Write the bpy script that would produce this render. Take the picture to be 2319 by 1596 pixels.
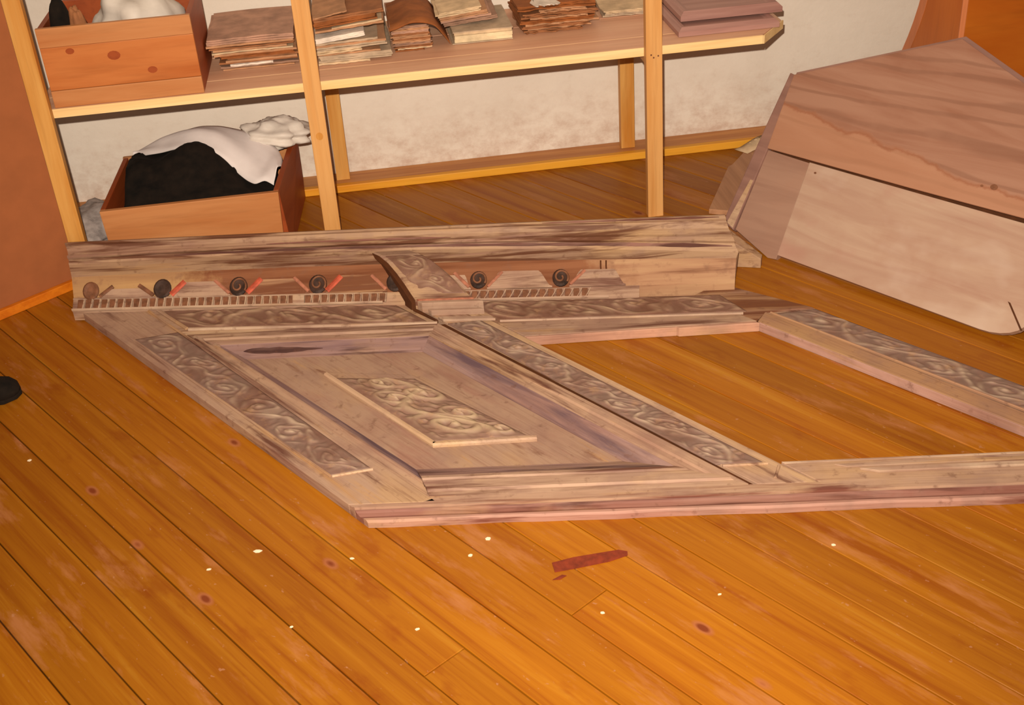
import bpy, bmesh, math, random
import numpy as np
from mathutils import Vector, Matrix, Euler

for o in list(bpy.data.objects): bpy.data.objects.remove(o)
C = bpy.context.scene.collection
RND = random.Random(7)

# ---------------------------------------------------------------- camera, light, exposure
cam = bpy.data.objects.new('camera', bpy.data.cameras.new('camera'))
C.objects.link(cam)
cam.data.sensor_width = 36.0
cam.data.lens = 2740.0 / 2319.0 * 36.0
cam.data.clip_start = 0.05
R0 = Matrix(((0.98809, 0.12500, -0.08980), (-0.14143, 0.50731, -0.85008), (-0.06070, 0.85265, 0.51894)))
cam.matrix_world = Matrix.Translation((0, 0, 1.55)) @ R0.to_4x4()
bpy.context.scene.camera = cam

w = bpy.data.worlds.new('room_light'); bpy.context.scene.world = w
w.use_nodes = True
w.node_tree.nodes['Background'].inputs[0].default_value = (1.0, 0.72, 0.48, 1)
w.node_tree.nodes['Background'].inputs[1].default_value = 0.34

fl = bpy.data.lights.new('camera_flash', 'SPOT')
fl.spot_size = math.radians(92); fl.spot_blend = 1.0
fl.energy = 590.0; fl.color = (1.0, 0.86, 0.70); fl.shadow_soft_size = 0.012
flo = bpy.data.objects.new('camera_flash', fl); C.objects.link(flo)
flo.location = (-0.045, 0.0, 1.68)
flo.rotation_euler = (Vector((0.40, 2.85, 0.2)) - flo.location).to_track_quat('-Z', 'Y').to_euler()

vs = bpy.context.scene.view_settings
vs.view_transform = 'Standard'; vs.look = 'None'; vs.gamma = 1.0; vs.use_curve_mapping = False
vs.exposure = 0.0

# ---------------------------------------------------------------- helpers
WL = {}
def tag(o, label=None, cat=None, group=None, kind=None):
    if label: o['label'] = label
    if cat: o['category'] = cat
    if group: o['group'] = group
    if kind: o['kind'] = kind
    return o
def empty(name, loc, label, cat, group=None):
    o = bpy.data.objects.new(name, None); C.objects.link(o); o.location = loc
    o.empty_display_size = 0.05
    WL[o.name] = Vector(loc)
    return tag(o, label, cat, group)
def mesh(name, verts, faces, mat, parent=None, loc=None, smooth=False, tint=None, bevel=0.0):
    """verts in world space; stored relative to the parent's place or to loc"""
    off = WL[parent.name] if parent else Vector(loc if loc is not None else (0, 0, 0))
    me = bpy.data.meshes.new(name)
    V = np.asarray(verts, dtype=float) - np.array(off)
    me.from_pydata([tuple(v) for v in V], [], [tuple(int(i) for i in f) for f in faces])
    if tint is not None:
        at = me.attributes.new('tint', 'FLOAT', 'POINT')
        at.data.foreach_set('value', np.asarray(tint, dtype=np.float32))
    bm = bmesh.new(); bm.from_mesh(me)
    bmesh.ops.recalc_face_normals(bm, faces=bm.faces)
    if bevel > 0:
        es = [e for e in bm.edges if len(e.link_faces) == 2 and e.calc_face_angle(0) > 0.5]
        bmesh.ops.bevel(bm, geom=es, offset=bevel, segments=2, affect='EDGES', profile=0.6)
    bm.to_mesh(me); bm.free()
    if smooth:
        for p in me.polygons: p.use_smooth = True
    me.materials.append(mat)
    o = bpy.data.objects.new(name, me); C.objects.link(o)
    if parent: o.parent = parent
    else: o.location = off
    WL[o.name] = Vector(off)
    return o
BOXF = [(0, 1, 2, 3), (4, 7, 6, 5), (0, 4, 5, 1), (1, 5, 6, 2), (2, 6, 7, 3), (3, 7, 4, 0)]
def hexa(name, low, high, mat, parent=None, loc=None, bevel=0.002, **k):
    return mesh(name, list(low) + list(high), BOXF, mat, parent, loc, bevel=bevel, **k)
def box(name, x0, x1, y0, y1, z0, z1, mat, parent=None, loc=None, bevel=0.002):
    lo = [(x0, y0, z0), (x1, y0, z0), (x1, y1, z0), (x0, y1, z0)]
    hi = [(x, y, z1) for x, y, _ in lo]
    return hexa(name, lo, hi, mat, parent, loc, bevel)
def loft(name, secs, mat, parent=None, loc=None, smooth=False, bevel=0.0, closed=True):
    n = len(secs[0]); V = [p for s in secs for p in s]; F = []
    for i in range(len(secs) - 1):
        for j in range(n if closed else n - 1):
            a, b = i * n + j, i * n + (j + 1) % n
            F.append((a, b, b + n, a + n))
    if closed:
        F.append(tuple(range(n))[::-1]); F.append(tuple(range((len(secs) - 1) * n, len(secs) * n)))
    return mesh(name, V, F, mat, parent, loc, smooth, bevel=bevel)
def prism(name, poly, z0, z1, mat, parent=None, loc=None, bevel=0.0015):
    n = len(poly)
    V = [(p[0], p[1], z0) for p in poly] + [(p[0], p[1], z1) for p in poly]
    F = [tuple(range(n))[::-1], tuple(range(n, 2 * n))] + [(i, (i + 1) % n, n + (i + 1) % n, n + i) for i in range(n)]
    return mesh(name, V, F, mat, parent, loc, bevel=bevel)
def grid(name, P, mat, parent=None, loc=None, tint=None, smooth=True, skirt=0.0, thick=None):
    """P: (nu,nv,3) array of points; skirt: edges carried down by that much; thick: offset vector for a second skin"""
    nu, nv = P.shape[:2]
    V = P.reshape(-1, 3); idx = np.arange(nu * nv).reshape(nu, nv)
    F = np.stack([idx[:-1, :-1], idx[1:, :-1], idx[1:, 1:], idx[:-1, 1:]], -1).reshape(-1, 4).tolist()
    T = None if tint is None else np.asarray(tint).reshape(-1)
    ring = list(idx[:, 0]) + list(idx[-1, 1:]) + list(idx[-2::-1, -1]) + list(idx[0, -2:0:-1])
    if skirt or thick is not None:
        n0 = len(V)
        if thick is not None:
            V = np.concatenate([V, V + np.array(thick)])
            F += [tuple(n0 + i for i in f[::-1]) for f in F]
            F += [(ring[i], ring[(i + 1) % len(ring)], n0 + ring[(i + 1) % len(ring)], n0 + ring[i]) for i in range(len(ring))]
            if T is not None: T = np.concatenate([T, T])
        else:
            V = np.concatenate([V, V[ring] - np.array((0, 0, skirt))])
            m = len(ring)
            F += [(ring[i], ring[(i + 1) % m], n0 + (i + 1) % m, n0 + i) for i in range(m)]
            if T is not None: T = np.concatenate([T, T[ring]])
    return mesh(name, V, F, mat, parent, loc, smooth, tint=T)
def vnoise(x, y, seed=0):
    """smooth value noise"""
    rs = np.random.RandomState(seed); G = rs.rand(64, 64)
    xi, yi = np.floor(x).astype(int), np.floor(y).astype(int)
    fx, fy = x - xi, y - yi; fx = fx * fx * (3 - 2 * fx); fy = fy * fy * (3 - 2 * fy)
    g = lambda a, b: G[a % 64, b % 64]
    return (g(xi, yi) * (1 - fx) + g(xi + 1, yi) * fx) * (1 - fy) + (g(xi, yi + 1) * (1 - fx) + g(xi + 1, yi + 1) * fx) * fy

# ---------------------------------------------------------------- materials
def lin(c): return tuple((v / 255 / 12.92 if v / 255 <= 0.04045 else ((v / 255 + 0.055) / 1.055) ** 2.4) for v in c) + (1.0,)
class NT:
    def __init__(s, name, rough=0.6, spec=0.3):
        s.m = bpy.data.materials.new(name); s.m.use_nodes = True
        s.t = s.m.node_tree; s.b = s.t.nodes['Principled BSDF']
        s.b.inputs['Roughness'].default_value = rough
        s.b.inputs['Specular IOR Level'].default_value = spec
    def n(s, typ, **k):
        x = s.t.nodes.new(typ)
        for a, b in k.items(): setattr(x, a, b)
        return x
    def l(s, a, b): s.t.links.new(a, b)
    def coords(s, ang=(0, 0, 0), scale=(1, 1, 1), rnd=False, loc=(0, 0, 0)):
        tc = s.n('ShaderNodeTexCoord'); mp = s.n('ShaderNodeMapping')
        # turn first, then stretch
        r = s.n('ShaderNodeMapping'); r.inputs['Rotation'].default_value = ang
        s.l(tc.outputs['Object'], r.inputs['Vector'])
        src = r.outputs['Vector']
        if rnd:
            oi = s.n('ShaderNodeObjectInfo'); mu = s.n('ShaderNodeMath', operation='MULTIPLY'); mu.inputs[1].default_value = 37.0
            s.l(oi.outputs['Random'], mu.inputs[0])
            ad = s.n('ShaderNodeVectorMath', operation='ADD'); s.l(src, ad.inputs[0]); s.l(mu.outputs[0], ad.inputs[1]); src = ad.outputs[0]
        s.l(src, mp.inputs['Vector']); mp.inputs['Scale'].default_value = scale; mp.inputs['Location'].default_value = loc
        return mp.outputs['Vector']
    def noise(s, vec, scale=1, detail=4, rough=0.55, dist=0.0):
        x = s.n('ShaderNodeTexNoise'); x.inputs['Scale'].default_value = scale; x.inputs['Detail'].default_value = detail
        x.inputs['Roughness'].default_value = rough; x.inputs['Distortion'].default_value = dist
        s.l(vec, x.inputs['Vector']); return x.outputs['Fac']
    def ramp(s, fac, stops):
        x = s.n('ShaderNodeValToRGB'); e = x.color_ramp.elements
        while len(e) < len(stops): e.new(0.5)
        for i, (p, c) in enumerate(stops): e[i].position = p; e[i].color = c if len(c) == 4 else lin(c)
        s.l(fac, x.inputs['Fac']); return x.outputs['Color']
    def mask(s, fac, lo, hi): 
        x = s.n('ShaderNodeMapRange'); x.inputs[1].default_value = lo; x.inputs[2].default_value = hi
        s.l(fac, x.inputs[0]); return x.outputs[0]
    def mul(s, a, b):
        x = s.n('ShaderNodeMath', operation='MULTIPLY'); s.l(a, x.inputs[0])
        if isinstance(b, (int, float)): x.inputs[1].default_value = b
        else: s.l(b, x.inputs[1])
        return x.outputs[0]
    def mix(s, fac, a, b, mode='MIX'):
        x = s.n('ShaderNodeMix', data_type='RGBA', blend_type=mode)
        if isinstance(fac, (int, float)): x.inputs[0].default_value = fac
        else: s.l(fac, x.inputs[0])
        for v, i in ((a, 6), (b, 7)):
            if isinstance(v, tuple): x.inputs[i].default_value = v if len(v) == 4 else lin(v)
            else: s.l(v, x.inputs[i])
        return x.outputs[2]
    def out(s, col, bump=None, strength=0.3, dist=0.002):
        s.l(col, s.b.inputs['Base Color'])
        if bump is not None:
            x = s.n('ShaderNodeBump'); x.inputs['Strength'].default_value = strength; x.inputs['Distance'].default_value = dist
            s.l(bump, x.inputs['Height']); s.l(x.outputs[0], s.b.inputs['Normal'])
        return s.m
def plain(name, col, rough=0.7, var=0.12, scale=9, bump=0.15):
    t = NT(name, rough, 0.2); v = t.coords()
    n = t.noise(v, scale, 5)
    d = tuple(max(0, c * (1 - var * 2)) for c in col)
    return t.out(t.ramp(n, [(0.3, d), (0.65, col)]), t.noise(v, scale * 12, 3), bump)

# albedo colours of the things, with shade put in where a comment says so
def oldwood(name, ang, pale=(176, 146, 112), mid=(156, 118, 96), dark=(96, 56, 40), lo=0.52, hi=0.66, seed=0.0, gold=(186, 146, 92), sc=1.0):
    """worn painted softwood, grain along the direction ang (radians about z)"""
    t = NT(name, 0.62, 0.25)
    pale, mid, dark, gold = [tuple(c * f for c, f in zip(q, (0.93, 0.915, 1.0))) for q in (pale, mid, dark, gold)]
    long = t.coords((0, 0, -ang), (1.6 * sc, 22, 22), loc=(seed, seed * 1.7, 0))
    fine = t.coords((0, 0, -ang), (7, 150, 150), loc=(seed, 0, 0))
    bl = t.coords((0, 0, 0), (9, 9, 9), loc=(seed * 2, 0, 0))
    n1 = t.noise(long, 1.0, 6, 0.6, 0.3)
    n2 = t.noise(t.coords((0, 0, -ang), (2.2 * sc, 26, 26), loc=(seed + 9, 4, 0)), 1.0, 5, 0.62, 0.4)
    n3 = t.noise(fine, 1.0, 3)
    col = t.ramp(n1, [(0.30, mid), (0.46, pale), (0.60, pale), (0.72, gold)])
    col = t.mix(t.mul(t.mask(t.noise(bl, 1.0, 5, 0.6), 0.48, 0.62), 0.45), col, lin((136, 106, 94)))
    bg = t.noise(t.coords((0, 0, -ang), (2.2, 5, 5), loc=(seed * 3, 1, 0)), 1.0, 4, 0.6)
    col = t.mix(t.mul(t.mask(bg, 0.52, 0.66), 0.55), col, lin((136, 98, 84)))
    col = t.mix(t.mul(t.mask(bg, 0.46, 0.34), 0.45), col, lin((176, 140, 96)))
    col = t.mix(t.mul(t.mask(n2, lo, hi), 0.92), col, lin(dark))
    st = t.noise(t.coords((0, 0, 0), (34, 34, 34), loc=(seed, 5, 0)), 1.0, 4, 0.6)
    col = t.mix(t.mul(t.mask(st, 0.60, 0.72), 0.5), col, lin((96, 62, 48)))
    col = t.mix(t.mul(t.mask(n3, 0.50, 0.75), 0.35), col, lin((104, 68, 54)))
    return t.out(col, n3, 0.35, 0.0015)

def relief(name, ang, recess_shade=(128, 100, 84), top=(178, 150, 122), seed=0.0):
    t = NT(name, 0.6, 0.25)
    recess_shade, top = [tuple(c * f for c, f in zip(q, (0.93, 0.95, 1.0))) for q in (recess_shade, top)]
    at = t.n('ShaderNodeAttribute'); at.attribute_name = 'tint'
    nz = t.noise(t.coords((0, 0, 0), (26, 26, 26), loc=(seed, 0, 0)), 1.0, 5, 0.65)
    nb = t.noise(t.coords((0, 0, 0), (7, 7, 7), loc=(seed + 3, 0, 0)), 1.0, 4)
    col = t.mix(t.mask(at.outputs['Fac'], 0.15, 0.75), lin(recess_shade), lin(top))  # relief shading put into the colour: recesses darkened, ridges paled by carved height
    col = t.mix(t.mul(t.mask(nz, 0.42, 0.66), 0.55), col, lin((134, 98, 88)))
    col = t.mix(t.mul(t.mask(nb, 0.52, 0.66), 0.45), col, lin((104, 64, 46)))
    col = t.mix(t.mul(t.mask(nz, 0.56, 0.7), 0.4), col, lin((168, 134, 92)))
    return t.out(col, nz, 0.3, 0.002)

A_S = math.atan2(-0.8217, 0.5700)          # stile and plank direction
A_R = math.atan2(-0.1575, 0.9877)          # rail direction
M = {}
M['stile'] = oldwood('worn_paint_along_stile', A_S, seed=1.3)
M['stile_mid'] = oldwood('worn_paint_along_middle_stile', A_S, seed=6.1, pale=(182, 150, 114))
M['rail'] = oldwood('worn_paint_along_rail', A_R, seed=3.9)
M['bottom'] = oldwood('worn_paint_bottom_rail', A_R, seed=12.4, dark=(112, 62, 46), pale=(178, 146, 112))
def friezepaint():
    t = NT('frieze_paint_patches', 0.62, 0.25)
    g = t.noise(t.coords((0, 0, -A_R), (2, 30, 30)), 1.0, 5, 0.6)
    brown = t.ramp(g, [(0.35, (104, 58, 34)), (0.62, (136, 88, 60))])
    ochre = t.ramp(g, [(0.35, (150, 112, 78)), (0.62, (172, 134, 90))])
    raw = t.ramp(g, [(0.38, (116, 76, 54)), (0.50, (160, 120, 92)), (0.7, (176, 140, 106))])
    tc = t.n('ShaderNodeTexCoord'); sp = t.n('ShaderNodeSeparateXYZ'); t.l(tc.outputs['Object'], sp.inputs[0])
    nz = t.noise(t.coords((0, 0, 0), (7, 7, 7)), 1.0, 6, 0.65)
    ad = t.n('ShaderNodeMath', operation='MULTIPLY_ADD'); t.l(nz, ad.inputs[0]); ad.inputs[1].default_value = 0.34; t.l(sp.outputs[0], ad.inputs[2])
    col = t.mix(t.mask(ad.outputs[0], -0.30, -0.36), brown, ochre)
    col = t.mix(t.mask(ad.outputs[0], 0.68, 0.78), col, raw)
    st = t.noise(t.coords((0, 0, 0), (30, 30, 30)), 1.0, 4, 0.6)
    col = t.mix(t.mul(t.mask(st, 0.55, 0.70), 0.5), col, lin((120, 84, 66)))
    return t.out(col, g, 0.3, 0.0015)
M['frieze_paint'] = friezepaint()
M['patch'] = oldwood('dark_old_paint_patch', A_R, pale=(96, 68, 60), mid=(82, 56, 50), dark=(60, 36, 32), lo=0.40, hi=0.60, gold=(110, 80, 68), seed=8.8)
M['bottom_dark'] = oldwood('dark_brown_cove_paint', A_R, seed=2.4, pale=(140, 96, 76), mid=(120, 74, 56), dark=(78, 38, 24), lo=0.42, hi=0.56, gold=(160, 118, 90))
M['raw_lip'] = oldwood('raw_pink_lip', A_R, seed=5.4, pale=(176, 134, 108), mid=(158, 110, 88), dark=(112, 62, 44), lo=0.50, hi=0.64)
M['cornice'] = oldwood('worn_paint_cornice', A_R, seed=5.2, lo=0.50, hi=0.60, pale=(178, 146, 106), dark=(98, 56, 32))
M['frieze'] = oldwood('worn_paint_frieze', A_R, seed=8.2, lo=0.40, hi=0.52, pale=(172, 132, 90), dark=(110, 62, 34), sc=0.5)
M['cove_r'] = oldwood('grey_violet_paint_rail', A_R, pale=(150, 120, 104), mid=(122, 96, 92), dark=(70, 44, 40), lo=0.47, hi=0.58, seed=2.2)
M['cove_s'] = oldwood('grey_violet_paint_stile', A_S, pale=(152, 124, 108), mid=(122, 98, 96), dark=(90, 70, 72), lo=0.44, hi=0.60, seed=7.7)
M['panel'] = oldwood('faded_panel_paint', A_S, pale=(168, 138, 106), mid=(158, 120, 94), dark=(118, 78, 56), lo=0.60, hi=0.75, seed=4.4, sc=2.5)
M['raw'] = oldwood('raw_cut_wood', A_R, pale=(200, 154, 118), mid=(190, 138, 104), dark=(160, 98, 66), lo=0.62, hi=0.75, seed=9.9)
M['raw_s'] = oldwood('raw_cut_wood_along_stile', A_S, pale=(186, 148, 122), mid=(174, 130, 108), dark=(150, 92, 72), lo=0.62, hi=0.75, seed=9.1)
M['pale_edge'] = oldwood('rubbed_pale_edge', A_S, pale=(196, 166, 124), mid=(184, 150, 112), dark=(150, 110, 80), lo=0.66, hi=0.8, seed=3.1)
M['pale_rail'] = oldwood('rubbed_pale_fillet', A_R, pale=(196, 170, 132), mid=(178, 148, 118), dark=(140, 100, 74), lo=0.62, hi=0.76, seed=2.1)
M['ochre'] = oldwood('ochre_band', A_S, pale=(176, 136, 92), mid=(168, 128, 92), dark=(150, 110, 80), lo=0.66, hi=0.8, seed=1.1)
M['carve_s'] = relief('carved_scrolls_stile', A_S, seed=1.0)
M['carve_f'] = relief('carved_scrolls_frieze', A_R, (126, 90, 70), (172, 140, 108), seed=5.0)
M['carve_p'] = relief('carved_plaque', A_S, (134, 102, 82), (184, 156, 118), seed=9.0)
M['volute'] = plain('dark_volute_paint', (70, 50, 42), 0.6, 0.25, 40)
M['red'] = plain('coral_red_paint', (186, 84, 60), 0.6, 0.12, 60)
M['redpale'] = plain('faded_red_paint', (174, 112, 88), 0.65, 0.12, 60)
M['tooth'] = plain('brown_dentil_paint', (126, 82, 58), 0.6, 0.14, 60)
M['darkgap'] = plain('dark_brown_joint_and_shade', (84, 46, 22), 0.8, 0.1, 30)  # joint brown, also used as painted shade by the console and behind the slit

def floorwood():
    t = NT('orange_varnished_pine', 0.42, 0.30)
    oi = t.n('ShaderNodeObjectInfo')
    grain = t.noise(t.coords((0, 0, 0), (1.3, 34, 10), rnd=True), 1.0, 5, 0.6, 0.6)
    fine = t.noise(t.coords((0, 0, 0), (5, 170, 40), rnd=True), 1.0, 3)
    blot = t.noise(t.coords((0, 0, 0), (5, 11, 5), rnd=True), 1.0, 5, 0.6)
    col = t.ramp(grain, [(0.28, (130, 66, 6)), (0.46, (146, 86, 10)), (0.60, (154, 94, 14)), (0.75, (164, 110, 28))])
    col = t.mix(t.mul(t.mask(fine, 0.5, 0.72), 0.30), col, lin((120, 48, 6)))
    col = t.mix(t.mul(t.mask(blot, 0.40, 0.30), 0.45), col, lin((120, 48, 4)))
    # each board its own shade
    hs = t.n('ShaderNodeHueSaturation'); hs.inputs['Hue'].default_value = 0.5
    mr = t.n('ShaderNodeMapRange'); mr.inputs[3].default_value = 0.86; mr.inputs[4].default_value = 1.14
    t.l(oi.outputs['Random'], mr.inputs[0]); t.l(mr.outputs[0], hs.inputs['Value']); t.l(col, hs.inputs['Color']); col = hs.outputs[0]
    # worn, greyed scuffs
    sc = t.noise(t.coords((0, 0, 0), (4.0, 16, 5), rnd=True, loc=(3, 3, 0)), 1.0, 6, 0.65)
    col = t.mix(t.mul(t.mask(sc, 0.56, 0.70), 0.6), col, lin((170, 112, 72)))
    # knots
    vo = t.n('ShaderNodeTexVoronoi'); vo.inputs['Scale'].default_value = 1.0
    t.l(t.coords((0, 0, 0), (4.2, 8.5, 0.01), rnd=True), vo.inputs['Vector'])
    sel = t.n('ShaderNodeSeparateColor'); t.l(vo.outputs['Color'], sel.inputs[0])
    pick = t.mask(sel.outputs[0], 0.40, 0.41)
    col = t.mix(t.mul(t.mul(t.mask(vo.outputs['Distance'], 0.115, 0.075), pick), 0.5), col, lin((158, 94, 72)))
    col = t.mix(t.mul(t.mul(t.mask(vo.outputs['Distance'], 0.075, 0.045), pick), 0.85), col, lin((104, 40, 12)))
    sp = t.noise(t.coords((0, 0, 0), (60, 90, 60), rnd=True), 1.0, 2)
    col = t.mix(t.mul(t.mask(sp, 0.70, 0.76), 0.5), col, lin((168, 120, 90)))
    return t.out(col, fine, 0.12, 0.001)
M['floor'] = floorwood()
M['subfloor'] = plain('dark_subfloor', (60, 32, 10), 0.9)

def plaster():
    t = NT('dirty_white_plaster', 0.9, 0.1)
    a = t.noise(t.coords((0, 0, 0), (3, 3, 4)), 1.0, 6, 0.6)
    b = t.noise(t.coords((0, 0, 0), (16, 16, 22), loc=(5, 1, 2)), 1.0, 6, 0.7)
    col = t.ramp(a, [(0.30, (214, 203, 190)), (0.62, (224, 214, 202))])
    col = t.mix(t.mul(t.mask(b, 0.56, 0.76), 0.22), col, lin((180, 154, 132)))
    # splash-up dirt above the floor
    tc = t.n('ShaderNodeTexCoord'); sp = t.n('ShaderNodeSeparateXYZ'); t.l(tc.outputs['Object'], sp.inputs[0])
    low = t.mask(sp.outputs[2], 0.26, 0.0)
    col = t.mix(t.mul(t.mul(t.mask(b, 0.40, 0.62), low), 0.5), col, lin((166, 124, 100)))
    return t.out(col, t.noise(t.coords((0, 0, 0), (60, 60, 60)), 1.0, 4), 0.25, 0.004)
M['plaster'] = plaster()
def planed(name, axis, light=(226, 172, 92), dark=(204, 140, 62), seed=0.0, stripe=30, rough=0.5):
    """clean planed wood, grain along axis 0/1/2"""
    t = NT(name, rough, 0.25); s1 = [stripe] * 3; s1[axis] = 1.6
    s2 = [stripe * 5] * 3; s2[axis] = 6
    n = t.noise(t.coords((0, 0, 0), s1, loc=(seed, seed, seed)), 1.0, 5, 0.55, 0.5)
    f = t.noise(t.coords((0, 0, 0), s2, loc=(seed, 0, 0)), 1.0, 3)
    col = t.ramp(n, [(0.3, dark), (0.6, light)])
    col = t.mix(t.mul(t.mask(f, 0.5, 0.75), 0.25), col, lin(tuple(c * 0.75 for c in dark)))
    return t.out(col, f, 0.2, 0.001)
M['post'] = planed('yellow_spruce_batten', 2, (206, 154, 94), (192, 134, 72))
M['post_old'] = planed('knotty_spruce_batten', 2, (206, 154, 84), (186, 122, 48), seed=4.0, stripe=22)
M['shelf_top'] = planed('dusty_brown_shelf_face', 0, (216, 168, 136), (202, 148, 118), seed=2.0, stripe=16)
M['shelf_edge'] = planed('raw_spruce_shelf_edge', 0, (238, 206, 150), (226, 184, 122), seed=3.0)
M['batten'] = planed('yellow_floor_batten', 0, (218, 156, 48), (204, 128, 24), seed=5.0)
M['ledge'] = planed('dusty_floor_ledge', 0, (192, 134, 78), (168, 108, 62), seed=6.0, stripe=40)
M['hardboard'] = plain('brown_hardboard', (156, 92, 54), 0.7, 0.03, 14, 0.05)
M['skirting'] = planed('orange_skirting', 0, (206, 116, 22), (184, 92, 12), seed=7.0)
M['boxwood'] = planed('reddish_box_wood', 0, (186, 112, 58), (164, 86, 34), seed=8.0, stripe=14)
M['boxpale'] = planed('paler_box_wood', 0, (186, 126, 78), (172, 106, 58), seed=9.0, stripe=16)
M['boxside'] = planed('dark_red_box_side', 1, (150, 70, 30), (132, 56, 22), seed=1.0, stripe=16)
M['veneer'] = planed('orange_brown_veneer', 0, (168, 92, 24), (154, 76, 16), seed=2.5, stripe=8, rough=0.4)
M['veneer_side'] = planed('brown_veneer_side', 2, (186, 104, 40), (170, 88, 30), seed=3.5, stripe=12, rough=0.4)
M['veneer_edge'] = planed('pinkish_veneer_edge', 2, (196, 120, 78), (182, 108, 66), seed=3.9, stripe=12, rough=0.4)
M['black'] = plain('black_cloth', (30, 22, 16), 0.95, 0.3, 30)
M['cloth'] = plain('white_cotton', (226, 216, 214), 0.9, 0.05, 6)
M['plastic'] = plain('cloudy_white_plastic', (216, 206, 196), 0.5, 0.06, 8)
M['bag'] = plain('grey_white_sack', (188, 176, 172), 0.9, 0.12, 40, 0.6)
M['greyboard'] = planed('grey_weathered_board', 1, (178, 132, 98), (152, 108, 78), seed=1.7)
M['paper'] = {}
for k, c in dict(tan=(186, 138, 102), pink=(184, 142, 120), brown=(156, 102, 66), rust=(150, 88, 46), cream=(214, 186, 150), white=(232, 218, 204),
                 grey=(190, 166, 140), ivory=(226, 204, 166), dusk=(158, 122, 102)).items():
    M['paper'][k] = plain('old_paper_' + k, c, 0.85, 0.10, 22, 0.3)
M['doorwood'] = planed('violet_grey_stripped_wood', 0, (166, 126, 116), (142, 100, 92), seed=4.7, stripe=24)
M['doorwood_y'] = planed('violet_grey_stripped_wood_across', 1, (166, 126, 116), (142, 100, 92), seed=5.7, stripe=24)

def bigboard(name, light, dark, ang, seed, wav=0.0, stain=None):
    t = NT(name, 0.65, 0.2)
    v = t.coords((0, 0, -A_S), (1.8, 14, 14), loc=(seed, seed, 0))
    n = t.noise(v, 1.0, 5, 0.55, 1.2)
    wv = t.n('ShaderNodeTexWave', bands_direction='Y'); wv.inputs['Scale'].default_value = 1.1; wv.inputs['Distortion'].default_value = 9.0
    wv.inputs['Detail'].default_value = 3.0; wv.inputs['Detail Scale'].default_value = 0.9
    t.l(t.coords((0, 0, -A_S), (1.4, 8, 8), loc=(seed * 2, 0, 0)), wv.inputs['Vector'])
    col = t.ramp(n, [(0.32, dark), (0.62, light)])
    col = t.mix(t.mul(t.mask(wv.outputs['Fac'], 0.72, 0.95), wav * 0.8), col, lin(tuple(c * 0.86 for c in dark)))
    b = t.noise(t.coords((0, 0, 0), (5, 5, 5), loc=(seed, 2, 0)), 1.0, 5, 0.6)
    col = t.mix(t.mul(t.mask(b, 0.50, 0.68), 0.4), col, lin((154, 114, 94)))
    if name.startswith('pale'):
        wp = t.noise(t.coords((0, 0, -A_S), (3.2, 4.5, 4.5), loc=(8, 2, 0)), 1.0, 4, 0.55)
        col = t.mix(t.mul(t.mask(wp, 0.55, 0.72), 0.6), col, lin((192, 172, 158)))
        col = t.mix(t.mul(t.mask(wp, 0.42, 0.30), 0.45), col, lin((164, 118, 104)))
    if stain:
        tc = t.n('ShaderNodeTexCoord'); dp = t.n('ShaderNodeVectorMath', operation='DOT_PRODUCT'); t.l(tc.outputs['Object'], dp.inputs[0])
        dp.inputs[1].default_value = stain[0]
        nz = t.noise(t.coords((0, 0, 0), (9, 9, 9)), 1.0, 5, 0.6)
        ad = t.n('ShaderNodeMath', operation='MULTIPLY_ADD'); t.l(nz, ad.inputs[0]); ad.inputs[1].default_value = 0.07; t.l(dp.outputs['Value'], ad.inputs[2])
        a_ = ad.outputs[0]; e0 = stain[1]
        col = t.mix(t.mask(a_, e0 + 0.012, e0 - 0.004), col, t.mix(0.5, col, lin(stain[2])))
        rim = t.mul(t.mask(a_, e0 + 0.010, e0 + 0.001), t.mask(a_, e0 - 0.006, e0 + 0.001))
        col = t.mix(t.mul(rim, 0.55), col, lin((132, 74, 46)))
    f = t.noise(t.coords((0, 0, -A_S), (8, 160, 160)), 1.0, 3)
    return t.out(col, f, 0.2, 0.001)
M['lean_low'] = bigboard('pale_pine_board', (174, 146, 126), (160, 126, 108), 0, 1.0, 0.05)
M['lean_up'] = bigboard('brown_pine_board', (156, 116, 96), (140, 96, 76), 0, 3.0, 0.6, ((0.512 + 0.06, 0.341 - 0.09, 0.788), 0.34, (176, 128, 98)))
M['lean_bat'] = bigboard('dusty_pink_batten', (154, 120, 102), (140, 106, 90), 0, 5.0, 0.1)
M['lean_edge'] = bigboard('grey_edge_strip', (142, 106, 94), (124, 90, 80), 0, 6.0, 0.1)

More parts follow.
